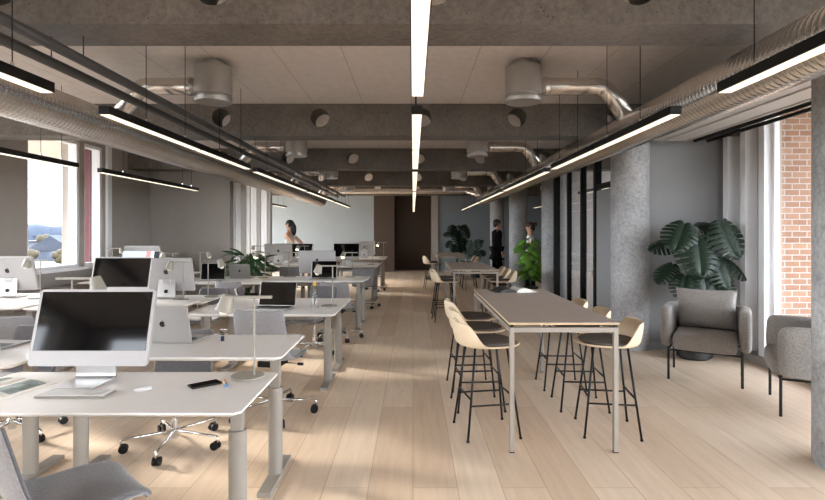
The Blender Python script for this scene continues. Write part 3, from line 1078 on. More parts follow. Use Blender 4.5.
magazine('open magazine with a photograph at the left edge of the nearest desk', (-2.075, 2.62, h0), R(-14), .20, .27)
t = thing('lighter', 'tiny navy lighter standing on the laptop desk', 'lighter', (-1.245, 3.40, ht(0, 0, 'f')), 0)
MB().box(-.010, .010, -.006, .006, 0, .034, .002).build('case', M['navy'], t, False)
MB().box(-.009, .009, -.005, .005, .034, .043, .001).build('cap', M['chrome'], t, False)
# vase with dried flowers
t = thing('flower_vase', 'clear glass vase with dried yellow flowers beside the lamp', 'vase', (-1.02, 5.40, ht(1, 0, 'n')), 0)
MB().lathe([(.042, 0), (.045, .01), (.036, .08), (.018, .15), (.014, .19), (.018, .20)], n=24, cap=False).build('glass_body', M['glass_int'], t)
for k, (dx, dy, hh) in enumerate(((.0, .0, .25), (.02, .01, .30), (-.015, .01, .27))):
    s = MB().tube([(0, 0, .01), (dx * .4, dy, .15), (dx, dy, hh)], .0022, 6).build('flower_stem', M['stem'], t)
    m = MB()
    m.sphere((dx, dy, hh), .020 if k == 0 else .010, 10, 6)
    m.build('flower_head', M['flower'], s)
for X, Y, mt, lab in ((-1.62, 11.32, 'brown_cup', 'brown cup on the fourth row desk under the dark monitor'), (-1.46, 11.35, 'keys_white', 'white cup right of the brown cup, fourth row desk')):
    t = thing('cup', lab, 'cup', (X, Y, ht(3, 0, 'n')), 0, 'cups on the fourth row desk')
    MB().lathe([(.030, 0), (.040, .09), (.036, .09), (.027, .008)], n=20).build('body', M[mt], t, 'auto')
    MB().tube(fillet([(.036, 0, .075), (.065, 0, .07), (.062, 0, .025), (.033, 0, .02)], .02), .005, 8).build('handle', M[mt], t)

# ------------------------------------------------------------------ office chairs
PROF = [(.232, .412, .170), (.212, .444, .208), (.09, .455, .232), (-.05, .446, .235), (-.14, .452, .232), (-.20, .492, .222), (-.236, .57, .215), (-.262, .66, .214), (-.285, .75, .212), (-.302, .815, .205), (-.308, .845, .178)]
PS = crom(PROF, 26)
def shell_point(u, v, off=0.0, us=1.0):
    x = v * (len(PS) - 1)
    i = min(int(x), len(PS) - 2)
    f = x - i
    a, b = PS[i], PS[i + 1]
    y, z, w = (a[k] * (1 - f) + b[k] * f for k in range(3))
    ty, tz = b[0] - a[0], b[1] - a[1]
    L = math.hypot(ty, tz)
    ny, nz = tz / L, -ty / L          # inner normal: up on the seat, forward on the back
    s = (2 * u - 1) * us
    c = (.012 + .036 * max(0, min(1, (v - .25) / .3))) * abs(s) ** 2.4 + off
    return (s * w, y + ny * c, z + nz * c)
def make_chair(label):
    t = thing('office_chair', label, 'chair', (0, 0, 0), 0, 'grey felt office chairs')
    MB().grid(lambda u, v: shell_point(u, v), 13, 26).build('shell', M['shell'], t, True, [('SOLIDIFY', dict(thickness=.012, offset=0)), ('SUBSURF', dict(levels=1, render_levels=1))])
    MB().grid(lambda u, v: shell_point(u, .015 + v * .97, .015, .965), 13, 26).build('upholstery', M['fabric'], t, True, [('SOLIDIFY', dict(thickness=.016, offset=0)), ('SUBSURF', dict(levels=1, render_levels=1))])
    MB().box(-.09, .09, -.10, .10, .385, .432, .012).build('tilt_mechanism', M['rubber'], t, 'auto')
    lv = MB().tube([(.08, .03, .40), (.22, .03, .395)], .006, 8).build('lever', M['chrome'], t)
    MB().tube([(.20, .03, .395), (.245, .03, .395)], .012, 10).build('lever_grip', M['rubber'], lv)
    MB().tube([(0, 0, .06), (0, 0, .20), (0, 0, .201), (0, 0, .39)], [.026, .026, .015, .015], 16).build('gas_lift', M['chrome'], t, 'auto')
    MB().lathe([(.032, .085), (.036, .10), (.034, .135), (.027, .14)], n=20).build('hub', M['chrome'], t, 'auto')
    for k in range(5):
        a = 2 * PI * k / 5 + .3
        ca, sa = math.cos(a), math.sin(a)
        lg = MB().tube(fillet([(ca * .02, sa * .02, .118), (ca * .345, sa * .345, .100), (ca * .345, sa * .345, .055)], .02, 4), .010, 10).build('base_leg', M['chrome'], t)
        m = MB()
        px, py = -sa, ca
        cx, cy = ca * .33, sa * .33
        for q in (-.016, .016):
            m.tube([(cx + px * (q - .008), cy + py * (q - .008), .031), (cx + px * (q + .008), cy + py * (q + .008), .031)], .031, 18)
        m.build('caster', M['rubber'], lg, 'auto')
    return t
def face(a):      # facing direction in degrees -> rotation about z (model faces +Y)
    return R(a - 90)
chair0 = make_chair('grey felt office chair in the near left corner, cut by the picture edge')
chair0.location = (-1.42, 2.16, 0)
chair0.rotation_euler = (0, 0, face(47))
for X, Y, a, lab, sc in (
        (-1.73, 3.78, -84, 'office chair under the laptop desk behind the large near monitor', (1, 1, .93)),
        (-1.19, 4.42, 80, 'office chair with its grey back to the camera, before the open laptop desk', (1.05, 1.05, 1.09)),
        (-3.05, 3.96, -95, 'office chair at the left edge behind the half hidden laptop', (1, 1, .93)),
        (-3.42, 4.62, 95, 'office chair at the left edge below the window desk, back to camera', (1, 1, 1)),
        (-1.28, 6.75, -110, 'office chair behind the open laptop with black screen', (1, 1, .97)),
        (-2.02, 6.85, 10, 'office chair seen from the side, left of the open laptop', (1, 1, .97)),
        (-1.08, 7.55, 84, 'office chair with its back to the camera, right of the flower vase', (1, 1, 1)),
        (-2.72, 6.88, -90, 'office chair with pale low back, left of the sideways chair', (1, 1, .92)),
        (-2.56, 7.58, 80, 'office chair with its grey back to camera, before the green plant', (1, 1, 1)),
        (-2.50, 10.78, 90, 'office chair below the pale monitor beside the woman', (1, 1, 1)),
        (-1.02, 10.72, 90, 'office chair tucked at the fourth row desk, nearest the aisle', (1, 1, .95)),
        (-1.80, 10.70, 84, 'office chair tucked at the fourth row desk, left of the aisle one', (1, 1, .95)),
        (-1.08, 13.70, 88, 'farthest office chair by the aisle, before the last row', (1, 1, .95))):
    dup(chair0, lab, (X, Y, 0), face(a), scale=sc)

# ------------------------------------------------------------------ bar tables and stools
def make_bar_table(label):
    t = thing('bar_table', label, 'table', (0, 0, 0), 0, 'high bar tables')
    w, L, h = .385, 1.07, .916
    tp = MB().box(-w, w, -L, L, h - .004, h, .001).build('tabletop', M['table'], t, False)
    MB().box(-w - .001, w + .001, -L - .001, L + .001, h - .016, h - .004).build('plywood_edge', M['table_edge'], tp, False)
    for sx in (-1, 1):
        for sy in (-1, 1):
            x, y = sx * (w - .02), sy * (L - .02)
            lg = MB().box(x - .016, x + .016, y - .016, y + .016, .006, h - .07, .002).build('leg', M['table_leg'], t, False)
            MB().box(x - .017, x + .017, y - .017, y + .017, 0, .008).build('glide', M['rubber'], lg, False)
            MB().box(x - .012, x + .012, y - .012, y + .012, h - .036, h - .018).build('spacer', M['black'], lg, False)
    m = MB()
    for s in (-1, 1):
        m.box(-w + .004, w - .004, s * (L - .02) - .016, s * (L - .02) + .016, h - .070, h - .036, .002)
        m.box(s * (w - .02) - .016, s * (w - .02) + .016, -L + .036, L - .036, h - .070, h - .036, .002)
    m.build('frame', M['table_leg'], t, False)
    return t
bt0 = make_bar_table('nearest high bar table with a magazine on its far end')
bt0.location = (1.06, 4.71, 0)
dup(bt0, 'middle high bar table, behind the nearest one', (1.06, 9.82, 0))
dup(bt0, 'farthest high bar table, before the dark plants', (1.04, 14.9, 0))
magazine('open magazine with a dark left page on the nearest bar table', (1.07, 5.58, .916), R(8), .235, .27, 'photo', 'photo_dark', .04)

def make_stool(label):
    # faces +Y
    t = thing('bar_stool', label, 'stool', (0, 0, 0), 0, 'cream bar stools')
    zs = .692
    def smooth(x):
        x = max(0, min(1, x))
        return x * x * (3 - 2 * x)
    def hgt(th):                      # th: angle from +Y front; back at PI
        return .165 * smooth((abs(th) - R(108)) / R(30)) ** .85
    def rim(th):
        c, s = math.cos(th), math.sin(th)
        p = 2.5
        r = 1.0 / ((abs(s) / .228) ** p + (abs(c) / .225) ** p) ** (1 / p)
        return r
    def fn(u, v):
        th = (u - .5) * 2 * PI
        r = rim(th)
        if v < .55:
            q = v / .55
            return (r * q * math.sin(th), r * q * math.cos(th), zs - .012 + .012 * q ** 3)
        q = (v - .55) / .45
        h_ = hgt(th)
        rr = r + .020 * math.sin(q * PI / 2) + .016 * q * (h_ / .165) - .006 * q * q * (h_ / .165)
        z = zs + .012 * q + h_ * q ** 1.15
        return (rr * math.sin(th), rr * math.cos(th), z)
    MB().grid(fn, 40, 14, True).build('shell', M['oak'], t, True, [('SOLIDIFY', dict(thickness=.013, offset=0)), ('SUBSURF', dict(levels=1, render_levels=1))])
    def pf(u, v):
        th = u * 2 * PI
        r = rim(th) * .955
        if v < .35:
            q = v / .35
            return (r * q * .93 * math.sin(th), r * q * .93 * math.cos(th), zs + .034 - .006 * q * q)
        q = (v - .35) / .65
        return (r * (.93 + .07 * math.sin(q * PI)) * math.sin(th) , r * (.93 + .07 * math.sin(q * PI)) * math.cos(th), zs + .028 - .024 * q)
    MB().grid(pf, 36, 10, True).build('seat_pad', M['pad'], t)
    ft = .205
    tp = .125
    zt = .675
    pos = lambda sx, sy, z: Vector((sx * (ft + (tp - ft) * z / zt), sy * (ft + (tp - ft) * z / zt), z))
    for sx in (-1, 1):
        for sy in (-1, 1):
            lg = MB().tube([pos(sx, sy, .008), pos(sx, sy, zt)], .0085, 10).build('leg', M['black_rod'], t)
            MB().tube([pos(sx, sy, 0), pos(sx, sy, .014)], .011, 10).build('glide', M['rubber'], lg, 'auto')
    MB().tube([pos(-1, 1, .30), pos(1, 1, .30)], .0075, 8).build('footrest', M['black_rod'], t)
    MB().tube([pos(-1, -1, .30), pos(1, -1, .30)], .0075, 8).build('footrest', M['black_rod'], t)
    for sx in (-1, 1):
        MB().tube([pos(sx, -1, .255), pos(sx, 1, .255)], .0075, 8).build('side_bar', M['black_rod'], t)
    MB().box(-.13, .13, -.13, .13, zt - .006, zt + .004, .003).build('seat_plate', M['black_rod'], t, False)
    return t
st0 = make_stool('nearest cream bar stool on the left side of the nearest bar table')
st0.location = (.57, 4.06, 0)
st0.rotation_euler = (0, 0, face(10))
for X, Y, a, lab in (
        (.575, 4.66, 4, 'second cream bar stool on the left side of the nearest bar table'),
        (.575, 5.24, 4, 'third cream bar stool on the left side of the nearest bar table'),
        (1.52, 4.08, 172, 'nearest cream bar stool on the right side of the nearest bar table'),
        (1.49, 4.66, 176, 'second cream bar stool on the right side of the nearest bar table'),
        (1.49, 5.26, 178, 'third cream bar stool on the right side of the nearest bar table'),
        (.56, 9.10, 5, 'front cream bar stool on the left side of the middle bar table'),
        (.57, 9.70, 5, 'rear cream bar stool on the left side of the middle bar table'),
        (1.56, 9.10, 176, 'front cream bar stool on the right side of the middle bar table'),
        (1.56, 9.68, 176, 'second cream bar stool on the right side of the middle bar table'),
        (1.56, 10.26, 176, 'rear cream bar stool on the right side of the middle bar table'),
        (.52, 14.25, 5, 'front cream bar stool on the left side of the farthest bar table'),
        (.54, 14.85, 5, 'rear cream bar stool on the left side of the farthest bar table'),
        (1.55, 14.25, 176, 'front cream bar stool on the right side of the farthest bar table'),
        (1.55, 14.90, 176, 'rear cream bar stool on the right side of the farthest bar table')):
    dup(st0, lab, (X, Y, 0), face(a))

# ------------------------------------------------------------------ armchairs
def make_armchair(label):
    # faces +Y
    t = thing('armchair', label, 'armchair', (0, 0, 0), 0, 'tweed armchairs')
    # U-shaped padded wrap: path in plan
    path = fillet([(-.325, .30, 0), (-.335, -.27, 0), (.335, -.27, 0), (.325, .30, 0)], .20, 10)
    # resample straight runs
    pts = []
    for a, b in zip(path, path[1:]):
        n = max(1, int((b - a).length / .05))
        for k in range(n):
            pts.append(a.lerp(b, k / n))
    pts.append(path[-1])
    rings = []
    N = 20
    last = len(pts) - 1
    for i, p in enumerate(pts):
        a = pts[max(i - 1, 0)]
        b = pts[min(i + 1, last)]
        tn = (b - a).normalized()
        nn = Vector((tn.y, -tn.x, 0))
        e = min(i, last - i) * .05
        k = min(1, e / .06)
        k = math.sqrt(max(0, 1 - (1 - k) ** 2))
        hw, hh, zc = .050 * (.35 + .65 * k), .205 * (.84 + .16 * k), .535
        ring = []
        for q in range(N):
            an = 2 * PI * q / N
            c, s = math.cos(an), math.sin(an)
            sx = math.copysign(abs(c) ** .6, c)
            sz = math.copysign(abs(s) ** .32, s)
            w_ = p + nn * (hw * sx)
            ring.append((w_.x, w_.y, zc + hh * sz))
        rings.append(ring)
    MB().loft(rings).build('wraparound_back', M['tweed'], t, True, [('SUBSURF', dict(levels=1, render_levels=1))])
    m = MB()
    m.box(-.268, .268, -.24, .33, .305, .485, .055)
    m.build('seat_cushion', M['tweed'], t, True, [('SUBSURF', dict(levels=2, render_levels=2))])
    # loose cushion leaning on the back
    cush = MB()
    cush.M = Matrix.Translation((0, -.10, .695)) @ Euler((R(-14), 0, 0)).to_matrix().to_4x4()
    for sg in (-1, 1):
        def pil(u, v, sg=sg):
            x, z = 2 * u - 1, 2 * v - 1
            th = .075 * (max(0, 1 - x ** 4) * max(0, 1 - z ** 4)) ** .5
            k = 1 - .07 * (1 - abs(x) ** 2) * abs(z) ** 3
            kx = 1 - .07 * (1 - abs(z) ** 2) * abs(x) ** 3
            return (x * .265 * kx, sg * th, z * .225 * k)
        cush.grid(pil, 15, 13)
    bmesh.ops.remove_doubles(cush.bm, verts=cush.bm.verts, dist=.0005)
    cush.build('back_cushion', M['tweed'], t)
    for sx in (-1, 1):
        for sy in (-1, 1):
            MB().tube([(sx * .30, .27 if sy > 0 else -.25, 0), (sx * .30, .27 if sy > 0 else -.25, .335)], .0115, 12).build('leg', M['black_rod'], t, 'auto')
    m = MB()
    for s in (.27, -.25):
        m.tube([(-.30, s, .305), (.30, s, .305)], .009, 8)
    for s in (-.30, .30):
        m.tube([(s, -.25, .305), (s, .27, .305)], .009, 8)
    m.build('base_frame', M['black_rod'], t)
    return t
ac0 = make_armchair('tweed armchair with a loose cushion in front of the monstera')
ac0.location = (3.13, 5.56, 0)
ac0.scale = (1.10, 1.06, 1.03)
ac0.rotation_euler = (0, 0, face(238))
dup(ac0, 'tweed armchair seen from the side, half hidden by the nearest column', (3.50, 4.53, 0), face(152))

# ------------------------------------------------------------------ plants
def monstera_leaf(size, droop=.5, fold=.25, nf=8):
    """split leaf; base at the origin, tip along +Y, upper side +Z"""
    m = MB()
    n = 81
    nr = 6
    def outline(s):          # s 0 (base lobe) .. 1 (tip): half width and position along the midrib
        a = s
        y = -.16 + 1.16 * a ** 1.05
        w = .52 * (math.sin(PI * (a * .93 + .07)) ** .62)
        if a > .93:
            w *= (1 - a) / .07 * .9 + .1
        return w, y
    for sg in (-1, 1):
        rows = []
        for i in range(n):
            s = i / (n - 1)
            w, y = outline(s)
            ph = s * nf % 1.0
            notch = 0
            if .06 < s < .93:
                d = abs(ph - .5) / .5
                notch = .70 * max(0, 1 - d / .34) ** .45 if d < .34 else 0
            ymid = max(0, s * .92)
            row = []
            for j in range(nr):
                q = j / (nr - 1)
                k = q * (1 - notch)
                x = sg * w * k
                yy = ymid + (y - ymid) * k + .10 * k * k * (1 - s)
                z = -fold * w * k * k * .9 + .05 * math.sin(k * 3.1) - droop * yy * yy * .55
                row.append(m.v((x * size, yy * size, z * size)))
            rows.append(row)
        for a, b in zip(rows, rows[1:]):
            for j in range(nr - 1):
                m.face([a[j], a[j + 1], b[j + 1], b[j]] if sg > 0 else [a[j], b[j], b[j + 1], a[j + 1]])
    return m
def look(base, tip_dir, face_dir):
    y = Vector(tip_dir).normalized()
    z = Vector(face_dir)
    z = (z - y * z.dot(y)).normalized()
    x = y.cross(z)
    return Matrix.Translation(Vector(base)) @ Matrix((x, y, z)).transposed().to_4x4()
def make_monstera(label, group, leaves, potr=.19, poth=.30, potmat='pot'):
    t = thing('potted_monstera', label, 'plant', (0, 0, 0), 0, group)
    MB().lathe([(potr * .82, 0), (potr, .03), (potr, poth), (potr - .02, poth), (potr - .03, poth - .05)], n=36).build('planter', M[potmat], t, 'auto')
    MB().lathe([(potr - .025, poth - .06), (.01, poth - .045)], n=24).build('soil', M['soil'], t)
    for (b, tip, fc, sz, dr) in leaves:
        b = Vector(b)
        MB().tube([(random.uniform(-.04, .04), random.uniform(-.04, .04), poth - .06), (b.x * .35, b.y * .35, poth + (b.z - poth) * .62), tuple(b)], [.011, .009, .006], 8).build('leaf_stalk', M['stem'], t)
        lf = monstera_leaf(sz, dr).build('leaf', M['leaf'], t, True, recalc=False)
        lf.matrix_local = look(b, tip, fc)
    return t
ML = [((-.16, -.10, 1.58), (-.45, -.35, -.8), (-.25, -.9, .35), .40, .15),
      ((.22, -.16, 1.60), (.30, -.35, -.95), (.15, -.9, .4), .47, .15),
      ((-.05, -.16, 1.42), (-.08, -.45, -.9), (-.05, -.92, .35), .50, .2),
      ((-.24, .02, 1.10), (-.75, -.25, -.55), (-.3, -.4, .85), .30, .5),
      ((-.17, -.14, .98), (-.35, -.4, -.85), (-.3, -.85, .4), .30, .3),
      ((.02, -.18, 1.0), (-.05, -.4, -.9), (.0, -.9, .4), .34, .3),
      ((.18, -.16, 1.16), (.20, -.45, -.9), (.2, -.9, .4), .36, .3),
      ((.30, -.04, 1.17), (.75, -.35, -.45), (.25, -.5, .8), .34, .6),
      ((.20, -.14, .98), (.30, -.45, -.8), (.2, -.9, .4), .34, .3),
      ((.06, .0, 1.52), (.6, .1, .1), (.1, -.6, .8), .32, .3),
      ((-.20, .03, 1.36), (-.8, .0, -.1), (-.1, -.5, .85), .32, .4)]
pm = make_monstera('big monstera with split leaves behind the armchair', 'potted monsteras', ML)
pm.location = (3.46, 6.40, 0)
pm.scale = (1.06, 1.0, 1.045)
dup(pm, 'large dark monstera against the far wall, before the shaded blue grey wall', (1.56, 18.6, 0), R(25), scale=(1.0, 1.0, 1.12))
dup(pm, 'smaller monstera beside the large dark one at the far wall', (2.12, 17.6, 0), R(-50), scale=(.85, .85, .80))

def leaf_bush(label, name, loc, mleaf, n, h0_, h1_, rad, ll, lw, pot=(.17, .32), up=.3):
    t = thing(name, label, 'plant', loc)
    r_, ph = pot
    MB().lathe([(r_ * .8, 0), (r_, ph), (r_ - .02, ph), (r_ - .03, ph - .04)], n=28).build('planter', M['pot'], t, 'auto')
    MB().lathe([(r_ - .025, ph - .05), (.01, ph - .04)], n=20).build('soil', M['soil'], t)
    st = MB()
    fo = MB()
    for k in range(n):
        a = k * 2.399
        q = (k + .5) / n
        z = h0_ + (h1_ - h0_) * q
        rr = rad * (math.sin(PI * (.16 + .62 * q)) ** .8) * random.uniform(.5, 1.0)
        b = Vector((rr * .45 * math.cos(a), rr * .45 * math.sin(a), z))
        d = Vector((math.cos(a), math.sin(a), random.uniform(-.55, up))).normalized()
        st.tube([(0, 0, ph - .06), (b.x * .3, b.y * .3, (ph + z) / 2), tuple(b)], .005, 5)
        L = ll * random.uniform(.75, 1.2)
        W = lw * random.uniform(.8, 1.2)
        fo.M = look(b, d, Vector((0, 0, 1)) + Vector((random.uniform(-.5, .5), random.uniform(-.9, .2), 0)))
        def lf(u, v):
            w = W * math.sin(PI * min(1, v * .94 + .05)) ** .8
            x = (2 * u - 1) * w
            return (x, v * L, -.35 * abs(x) - .45 * L * v * v + .02)
        fo.grid(lf, 5, 7)
    st.build('stems', M['stem'], t)
    tag(fo.build('foliage', mleaf, t, True, recalc=False), kind='stuff')
    return t
leaf_bush('leafy bright green plant between the columns, behind the nearest bar table', 'potted_leafy_plant', (2.66, 11.75, 0), M['leaf_bright'], 62, .48, 1.40, .44, .25, .088, (.17, .32), .2)
leaf_bush('dark green plant with long leaves rising behind the dark laptop lid', 'potted_blade_plant', (-3.15, 9.95, 0), M['leaf_dark'], 90, .55, 1.16, .60, .36, .038, (.2, .36), .95)

# ------------------------------------------------------------------ glass partition and meeting room
t = thing('glass_partition', 'black framed glass partition between two concrete columns', 'partition', (2.93, 0, 0))
for yy, xa, xb in ((8.24, -.055, .06), (8.92, -.045, .05), (9.72, -.04, .04), (10.46, -.09, .03)):
    MB().box(xa, xb, yy, yy + .06, 0, ZC).build('mullion', M['black'], t, False)
MB().box(-.025, .025, 7.3, 10.46, 0, .05).box(-.025, .025, 7.3, 8.24, 2.22, 2.30).box(-.025, .025, 7.3, 10.46, 3.02, ZC).build('rail', M['black'], t, False)
for a, b in ((8.30, 8.92), (8.98, 9.72), (9.78, 10.46)):
    MB().box(-.005, .005, a, b, .05, 3.02).build('glass_pane', M['glass_int'], t, False)
# a grey door leaf right of the glazing
struct('wall_meeting_front', MB().box(2.90, 2.96, 7.31, 8.22, 0, 2.2), M['wall_grey'])
tb = thing('meeting_table', 'pale table standing inside the glass meeting room', 'table', (4.35, 9.1, 0))
MB().box(-.55, .55, -.9, .9, .72, .745, .004).build('tabletop', M['desk'], tb, False)
for sx in (-1, 1):
    for sy in (-1, 1):
        MB().box(sx * .5 - .02, sx * .5 + .02, sy * .85 - .02, sy * .85 + .02, 0, .72).build('leg', M['desk_edge'], tb, False)
def meeting_chair(label, X, Y, rz):
    c = thing('meeting_chair', label, 'chair', (X, Y, 0), rz, 'chairs in the meeting room')
    MB().grid(lambda u, v: shell_point(u, v), 9, 20).build('shell', M['oak'], c, True, [('SOLIDIFY', dict(thickness=.014, offset=0))])
    for sx in (-1, 1):
        for sy in (-1, 1):
            MB().tube([(sx * .20, sy * .20, 0), (sx * .13, sy * .13, .445)], .010, 8).build('leg', M['black_rod'], c)
meeting_chair('pale chair at the near side of the table behind the glass', 3.58, 8.75, face(0))
meeting_chair('pale chair at the far side of the table behind the glass', 3.58, 9.45, face(0))

# ------------------------------------------------------------------ people
def skin_obj(name, chains, m, parent=None, infl=1.0, lev=1):
    """chains: list of (points, radii, link) ; link = index of an earlier vertex to start from or None"""
    vs, es, rs, roots = [], [], [], []
    for pts, rad, lk in chains:
        prev = lk
        for k, (p, r_) in enumerate(zip(pts, rad)):
            vs.append(p)
            rs.append(tuple(q * infl for q in r_) if isinstance(r_, tuple) else r_ * infl)
            i = len(vs) - 1
            if prev is not None:
                es.append((prev, i))
            else:
                roots.append(i)
            prev = i
    me = bpy.data.meshes.new(name)
    me.from_pydata(vs, es, [])
    me.materials.append(m)
    o = link(bpy.data.objects.new(name, me))
    md = o.modifiers.new('Skin', 'SKIN')
    md.use_smooth_shade = True
    sv = me.skin_vertices[0].data
    for i, r_ in enumerate(rs):
        sv[i].radius = r_ if isinstance(r_, tuple) else (r_, r_)
        sv[i].use_root = i in roots
    s = o.modifiers.new('Subdivision', 'SUBSURF')
    s.levels = s.render_levels = lev
    if parent is not None:
        o.parent = parent
    return o

def person(label, loc, rz, height, cloth, legs, hair_m, skin_m, long_hair=False, coat=False, arms=None, bun=False, female=False, sleeves=True, step=.06):
    """stands facing +Y in local axes; built at 1.75 m and scaled"""
    k = height / 1.75
    t = thing('person', label, 'person', loc, rz, None, (k, k, k))
    sw = .165 if female else .195
    arms = arms or [[(sw + .035, -.01, 1.12), (sw + .045, .05, .88)]] * 2
    # body: pelvis root, spine, neck, head, legs, arms
    ch = []
    ch.append(([(0, 0, .93), (0, 0, 1.08), (0, .0, 1.24), (0, -.005, 1.38), (0, .0, 1.48), (0, .012, 1.545), (0, .018, 1.62), (0, .014, 1.695)],
               [(.145, .105), (.125, .09), (.15, .10), (.13, .085), (.052, .052), (.062, .070), (.078, .092), (.060, .072)], None))
    idx = 8
    arm_specs = []
    for s in (-1, 1):
        a = arms[0 if s < 0 else 1]
        el = Vector((s * a[0][0], a[0][1], a[0][2]))
        wr = Vector((s * a[1][0], a[1][1], a[1][2]))
        d = (wr - el).normalized()
        hand = wr + d * .07
        ch.append(([(s * (sw - .03), 0, 1.40), (s * (sw + .012), 0, 1.37), tuple(el.lerp(Vector((s * sw, 0, 1.38)), .5)), tuple(el), tuple(el.lerp(wr, .5)), tuple(wr), tuple(wr + d * .03), tuple(hand)],
                   [.060, .056, .047, .040, .036, .026, (.034, .020), (.036, .018)], 3))
        arm_specs.append((s, wr, d, el))
        idx += 8
    for s in (-1, 1):
        st = step * s
        ch.append(([(s * .085, 0, .86), (s * .09, st * .5 + .01, .50), (s * .092, st * .8 - .005, .28), (s * .09, st, .09), (s * .095, st + .05, .045), (s * .10, st + .15, .03)],
                   [.092, .058, .052, .038, .036, (.038, .024)], 0))
        idx += 6
    # fingers as short chains rooted in the palms
    for s, wr, d, el in arm_specs:
        side = Vector((0, 1, 0)) - d * d.y
        side = side.normalized() if side.length > .1 else Vector((1, 0, 0))
        inw = d.cross(side).normalized()
        if inw.x * s > 0: inw = -inw
        palm = wr + d * .085
        for f, (off, L) in enumerate(((.027, .068), (.009, .078), (-.009, .072), (-.026, .056))):
            b = palm + side * off - d * .02
            ch.append(([tuple(b), tuple(b + d * .04), tuple(b + d * (.02 + L * .6) + inw * .012), tuple(b + d * (.015 + L * .9) + inw * .032)], [.0095, .009, .0085, .007], None))
        b = wr + d * .035 + side * .025
        ch.append(([tuple(b), tuple(b + side * .022 + d * .028 + inw * .012), tuple(b + side * .028 + d * .058 + inw * .022)], [.0115, .0095, .008], None))
    body = skin_obj('body', ch, skin_m, t)
    # face
    MB().loft([[(-.006, .090, 1.655), (.006, .090, 1.655), (0, .086, 1.66)], [(-.016, .098, 1.612), (.016, .098, 1.612), (0, .124, 1.612)], [(-.010, .092, 1.604), (.010, .092, 1.604), (0, .104, 1.604)]]).build('nose', skin_m, t)
    for s in (-1, 1):
        MB().sphere((s * .030, .096, 1.645), .010, 10, 6).build('eye', M['eye'], t)
        MB().sphere((s * .080, .012, 1.628), .026, 10, 6, (.35, .7, 1.1)).build('ear', skin_m, t)
    MB().sphere((0, .096, 1.580), .022, 12, 6, (1, .4, .32)).build('mouth', mat('lips', rgb(160, 92, 84), .5), t)
    # hair
    m = MB()
    m.sphere((0, -.006, 1.668), .098, 18, 12, (.86, 1.04, .86))
    for s in (-1, 1):
        m.sphere((s * .066, -.02, 1.63), .045, 10, 8, (.5, 1.1, 1.3))
    m.sphere((0, -.06, 1.615), .068, 14, 10, (1, .7, 1.2))
    if long_hair:
        m.tube([(0, -.06, 1.66), (0, -.09, 1.58), (0, -.10, 1.50), (0, -.11, 1.43), (0, -.11, 1.37)], [.06, .075, .068, .05, .02], 14)
    if bun:
        m.sphere((0, -.115, 1.70), .045, 12, 8)
    m.build('hair', hair_m, t)
    # clothing
    if coat:
        skin_obj('coat', [([(0, -.005, .86), (0, -.005, 1.0), (0, 0, 1.1), (0, 0, 1.26), (0, -.008, 1.40), (0, -.004, 1.475)],
                           [(.20, .145), (.185, .135), (.165, .125), (.19, .132), (.165, .115), (.075, .075)], None)] +
                 [([(s * (sw - .02), 0, 1.40), (s * (sw + .02), 0, 1.37), tuple(el.lerp(Vector((s * sw, 0, 1.38)), .5)), tuple(el), tuple(wr - d * .01)], [.078, .076, .066, .058, .046], 4) for s, wr, d, el in arm_specs] +
                 [([(0, -.008, .74), (0, -.01, .62)], [(.205, .150), (.21, .155)], 0)], M[cloth], t)
    else:
        tp = [([(0, 0, .90), (0, 0, 1.0), (0, 0, 1.10), (0, .002, 1.24), (0, 0, 1.345)] + [(0, -.004, 1.42 if sleeves else 1.395)],
               [(.162, .122), (.145, .108), (.135, .10), (.162, .114), (.142, .098)] + [(.12, .088)], None)]
        if sleeves:
            for s, wr, d, el in arm_specs:
                tp.append(([(s * (sw - .02), 0, 1.40), (s * (sw + .016), 0, 1.37), tuple(el.lerp(Vector((s * sw, 0, 1.38)), .5))], [.070, .066, .058], 5))
        skin_obj('top', tp, M[cloth], t, 1.10)
        if not sleeves:
            m = MB()
            for s in (-1, 1):
                m.tube([(s * .085, .095, 1.33), (s * .10, .075, 1.42), (s * .10, 0, 1.452), (s * .09, -.085, 1.38), (s * .085, -.095, 1.32)], .012, 8)
            m.build('shoulder_strap', M[cloth], t)
    tr = [([(0, 0, .95), (0, 0, .90)], [(.158, .118), (.155, .118)], None)]
    for s in (-1, 1):
        st = step * s
        tr.append(([(s * .088, 0, .82), (s * .092, st * .5 + .01, .50), (s * .093, st * .8 - .003, .28), (s * .091, st + .004, .085)], [.108, .078, .070, .064], 1))
    skin_obj('trousers', tr, M[legs], t, 1.06)
    for s in (-1, 1):
        st = step * s
        MB().sphere((s * .098, st + .065, .040), .04, 14, 8, (1.15, 3.2, .95)).build('shoe', M['rubber'], t)
    return t
person('man in a long black coat and dark trousers, head turned right', (2.42, 15.0, 0), R(-78), 1.92, 'coat', 'trousers', M['hair'], M['skin_b'], coat=True)
person('woman in a white tank top with long black hair, looking left', (-3.13, 13.2, 0), R(80), 1.86, 'white_cloth', 'pale_trousers', M['hair'], M['skin'], long_hair=True, female=True, sleeves=False,
       arms=[[(.25, -.22, 1.18), (.10, -.17, .98)], [(.25, -.22, 1.18), (.10, -.17, .98)]])
person('woman in a white top with brown pinned up hair, facing the man', (2.83, 12.55, 0), R(80), 1.79, 'white_cloth', 'trousers', M['hair_b'], M['skin'], female=True, bun=True)

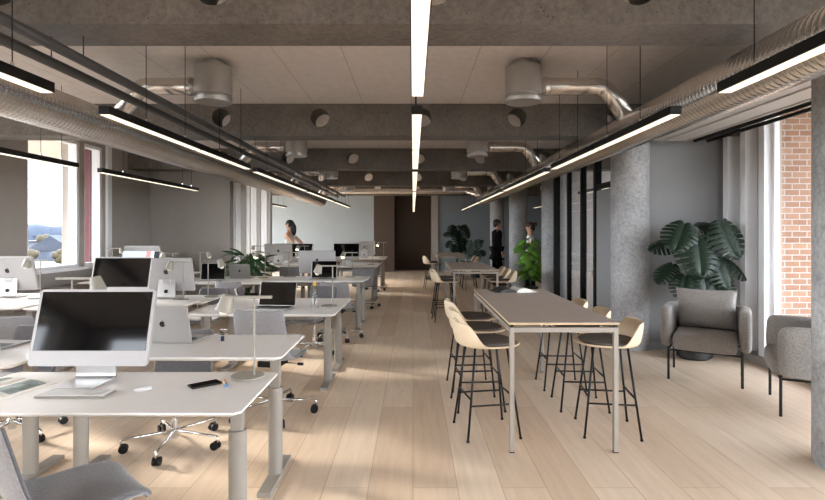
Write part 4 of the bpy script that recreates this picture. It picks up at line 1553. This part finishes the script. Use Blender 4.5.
# ------------------------------------------------------------------ light
sun = bpy.data.lights.new('sun', 'SUN')
sun.energy = 4.4
sun.angle = R(7.0)
sun.color = (1.0, .92, .82)
so = link(bpy.data.objects.new('sun', sun))
d = Vector((.92, -.38, 0)).normalized() * math.cos(R(20)) + Vector((0, 0, -math.sin(R(20))))
so.rotation_euler = d.to_track_quat('-Z', 'Y').to_euler()
so.location = (-12, 12, 9)

w = bpy.data.worlds.new('sky')
SC.world = w
w.use_nodes = True
nt = w.node_tree
bg = nt.nodes['Background']
tc = nt.nodes.new('ShaderNodeTexCoord')
sx = nt.nodes.new('ShaderNodeSeparateXYZ')
rp = nt.nodes.new('ShaderNodeValToRGB')
e = rp.color_ramp.elements
e[0].position, e[0].color = .47, (.42, .42, .42, 1)
e[1].position, e[1].color = 1.0, (.60, .74, 1.0, 1)
for p, c in ((.5, (.88, .94, 1.0, 1)), (.62, (.88, .94, 1.02, 1))):
    x = e.new(p)
    x.color = c
mr = nt.nodes.new('ShaderNodeMapRange')
mr.inputs['From Min'].default_value = -1
mr.inputs['From Max'].default_value = 1
nt.links.new(tc.outputs['Generated'], sx.inputs[0])
nt.links.new(sx.outputs['Z'], mr.inputs['Value'])
nt.links.new(mr.outputs[0], rp.inputs['Fac'])
nt.links.new(rp.outputs['Color'], bg.inputs['Color'])
bg.inputs['Strength'].default_value = 5.6

# ------------------------------------------------------------------ camera
cam = bpy.data.cameras.new('camera')
cam.sensor_width = 36
cam.lens = 36 * F / 825
cam.shift_x = -.5 / 825
cam.shift_y = -18.0 / 825
cam.clip_end = 2000
co = link(bpy.data.objects.new('camera', cam))
co.location = (0, 0, H)
co.rotation_euler = (PI / 2, 0, 0)
SC.camera = co

vs = SC.view_settings
vs.view_transform = 'Standard'
vs.look = 'None'
vs.gamma = 1
vs.exposure = 1.42
vs.use_curve_mapping = False
SC.cycles.use_denoising = True
SC.cycles.max_bounces = 10
SC.cycles.diffuse_bounces = 5
SC.cycles.glossy_bounces = 4
SC.cycles.transparent_max_bounces = 16
SC.cycles.sample_clamp_indirect = 6
SC.cycles.caustics_reflective = False
SC.cycles.caustics_refractive = False
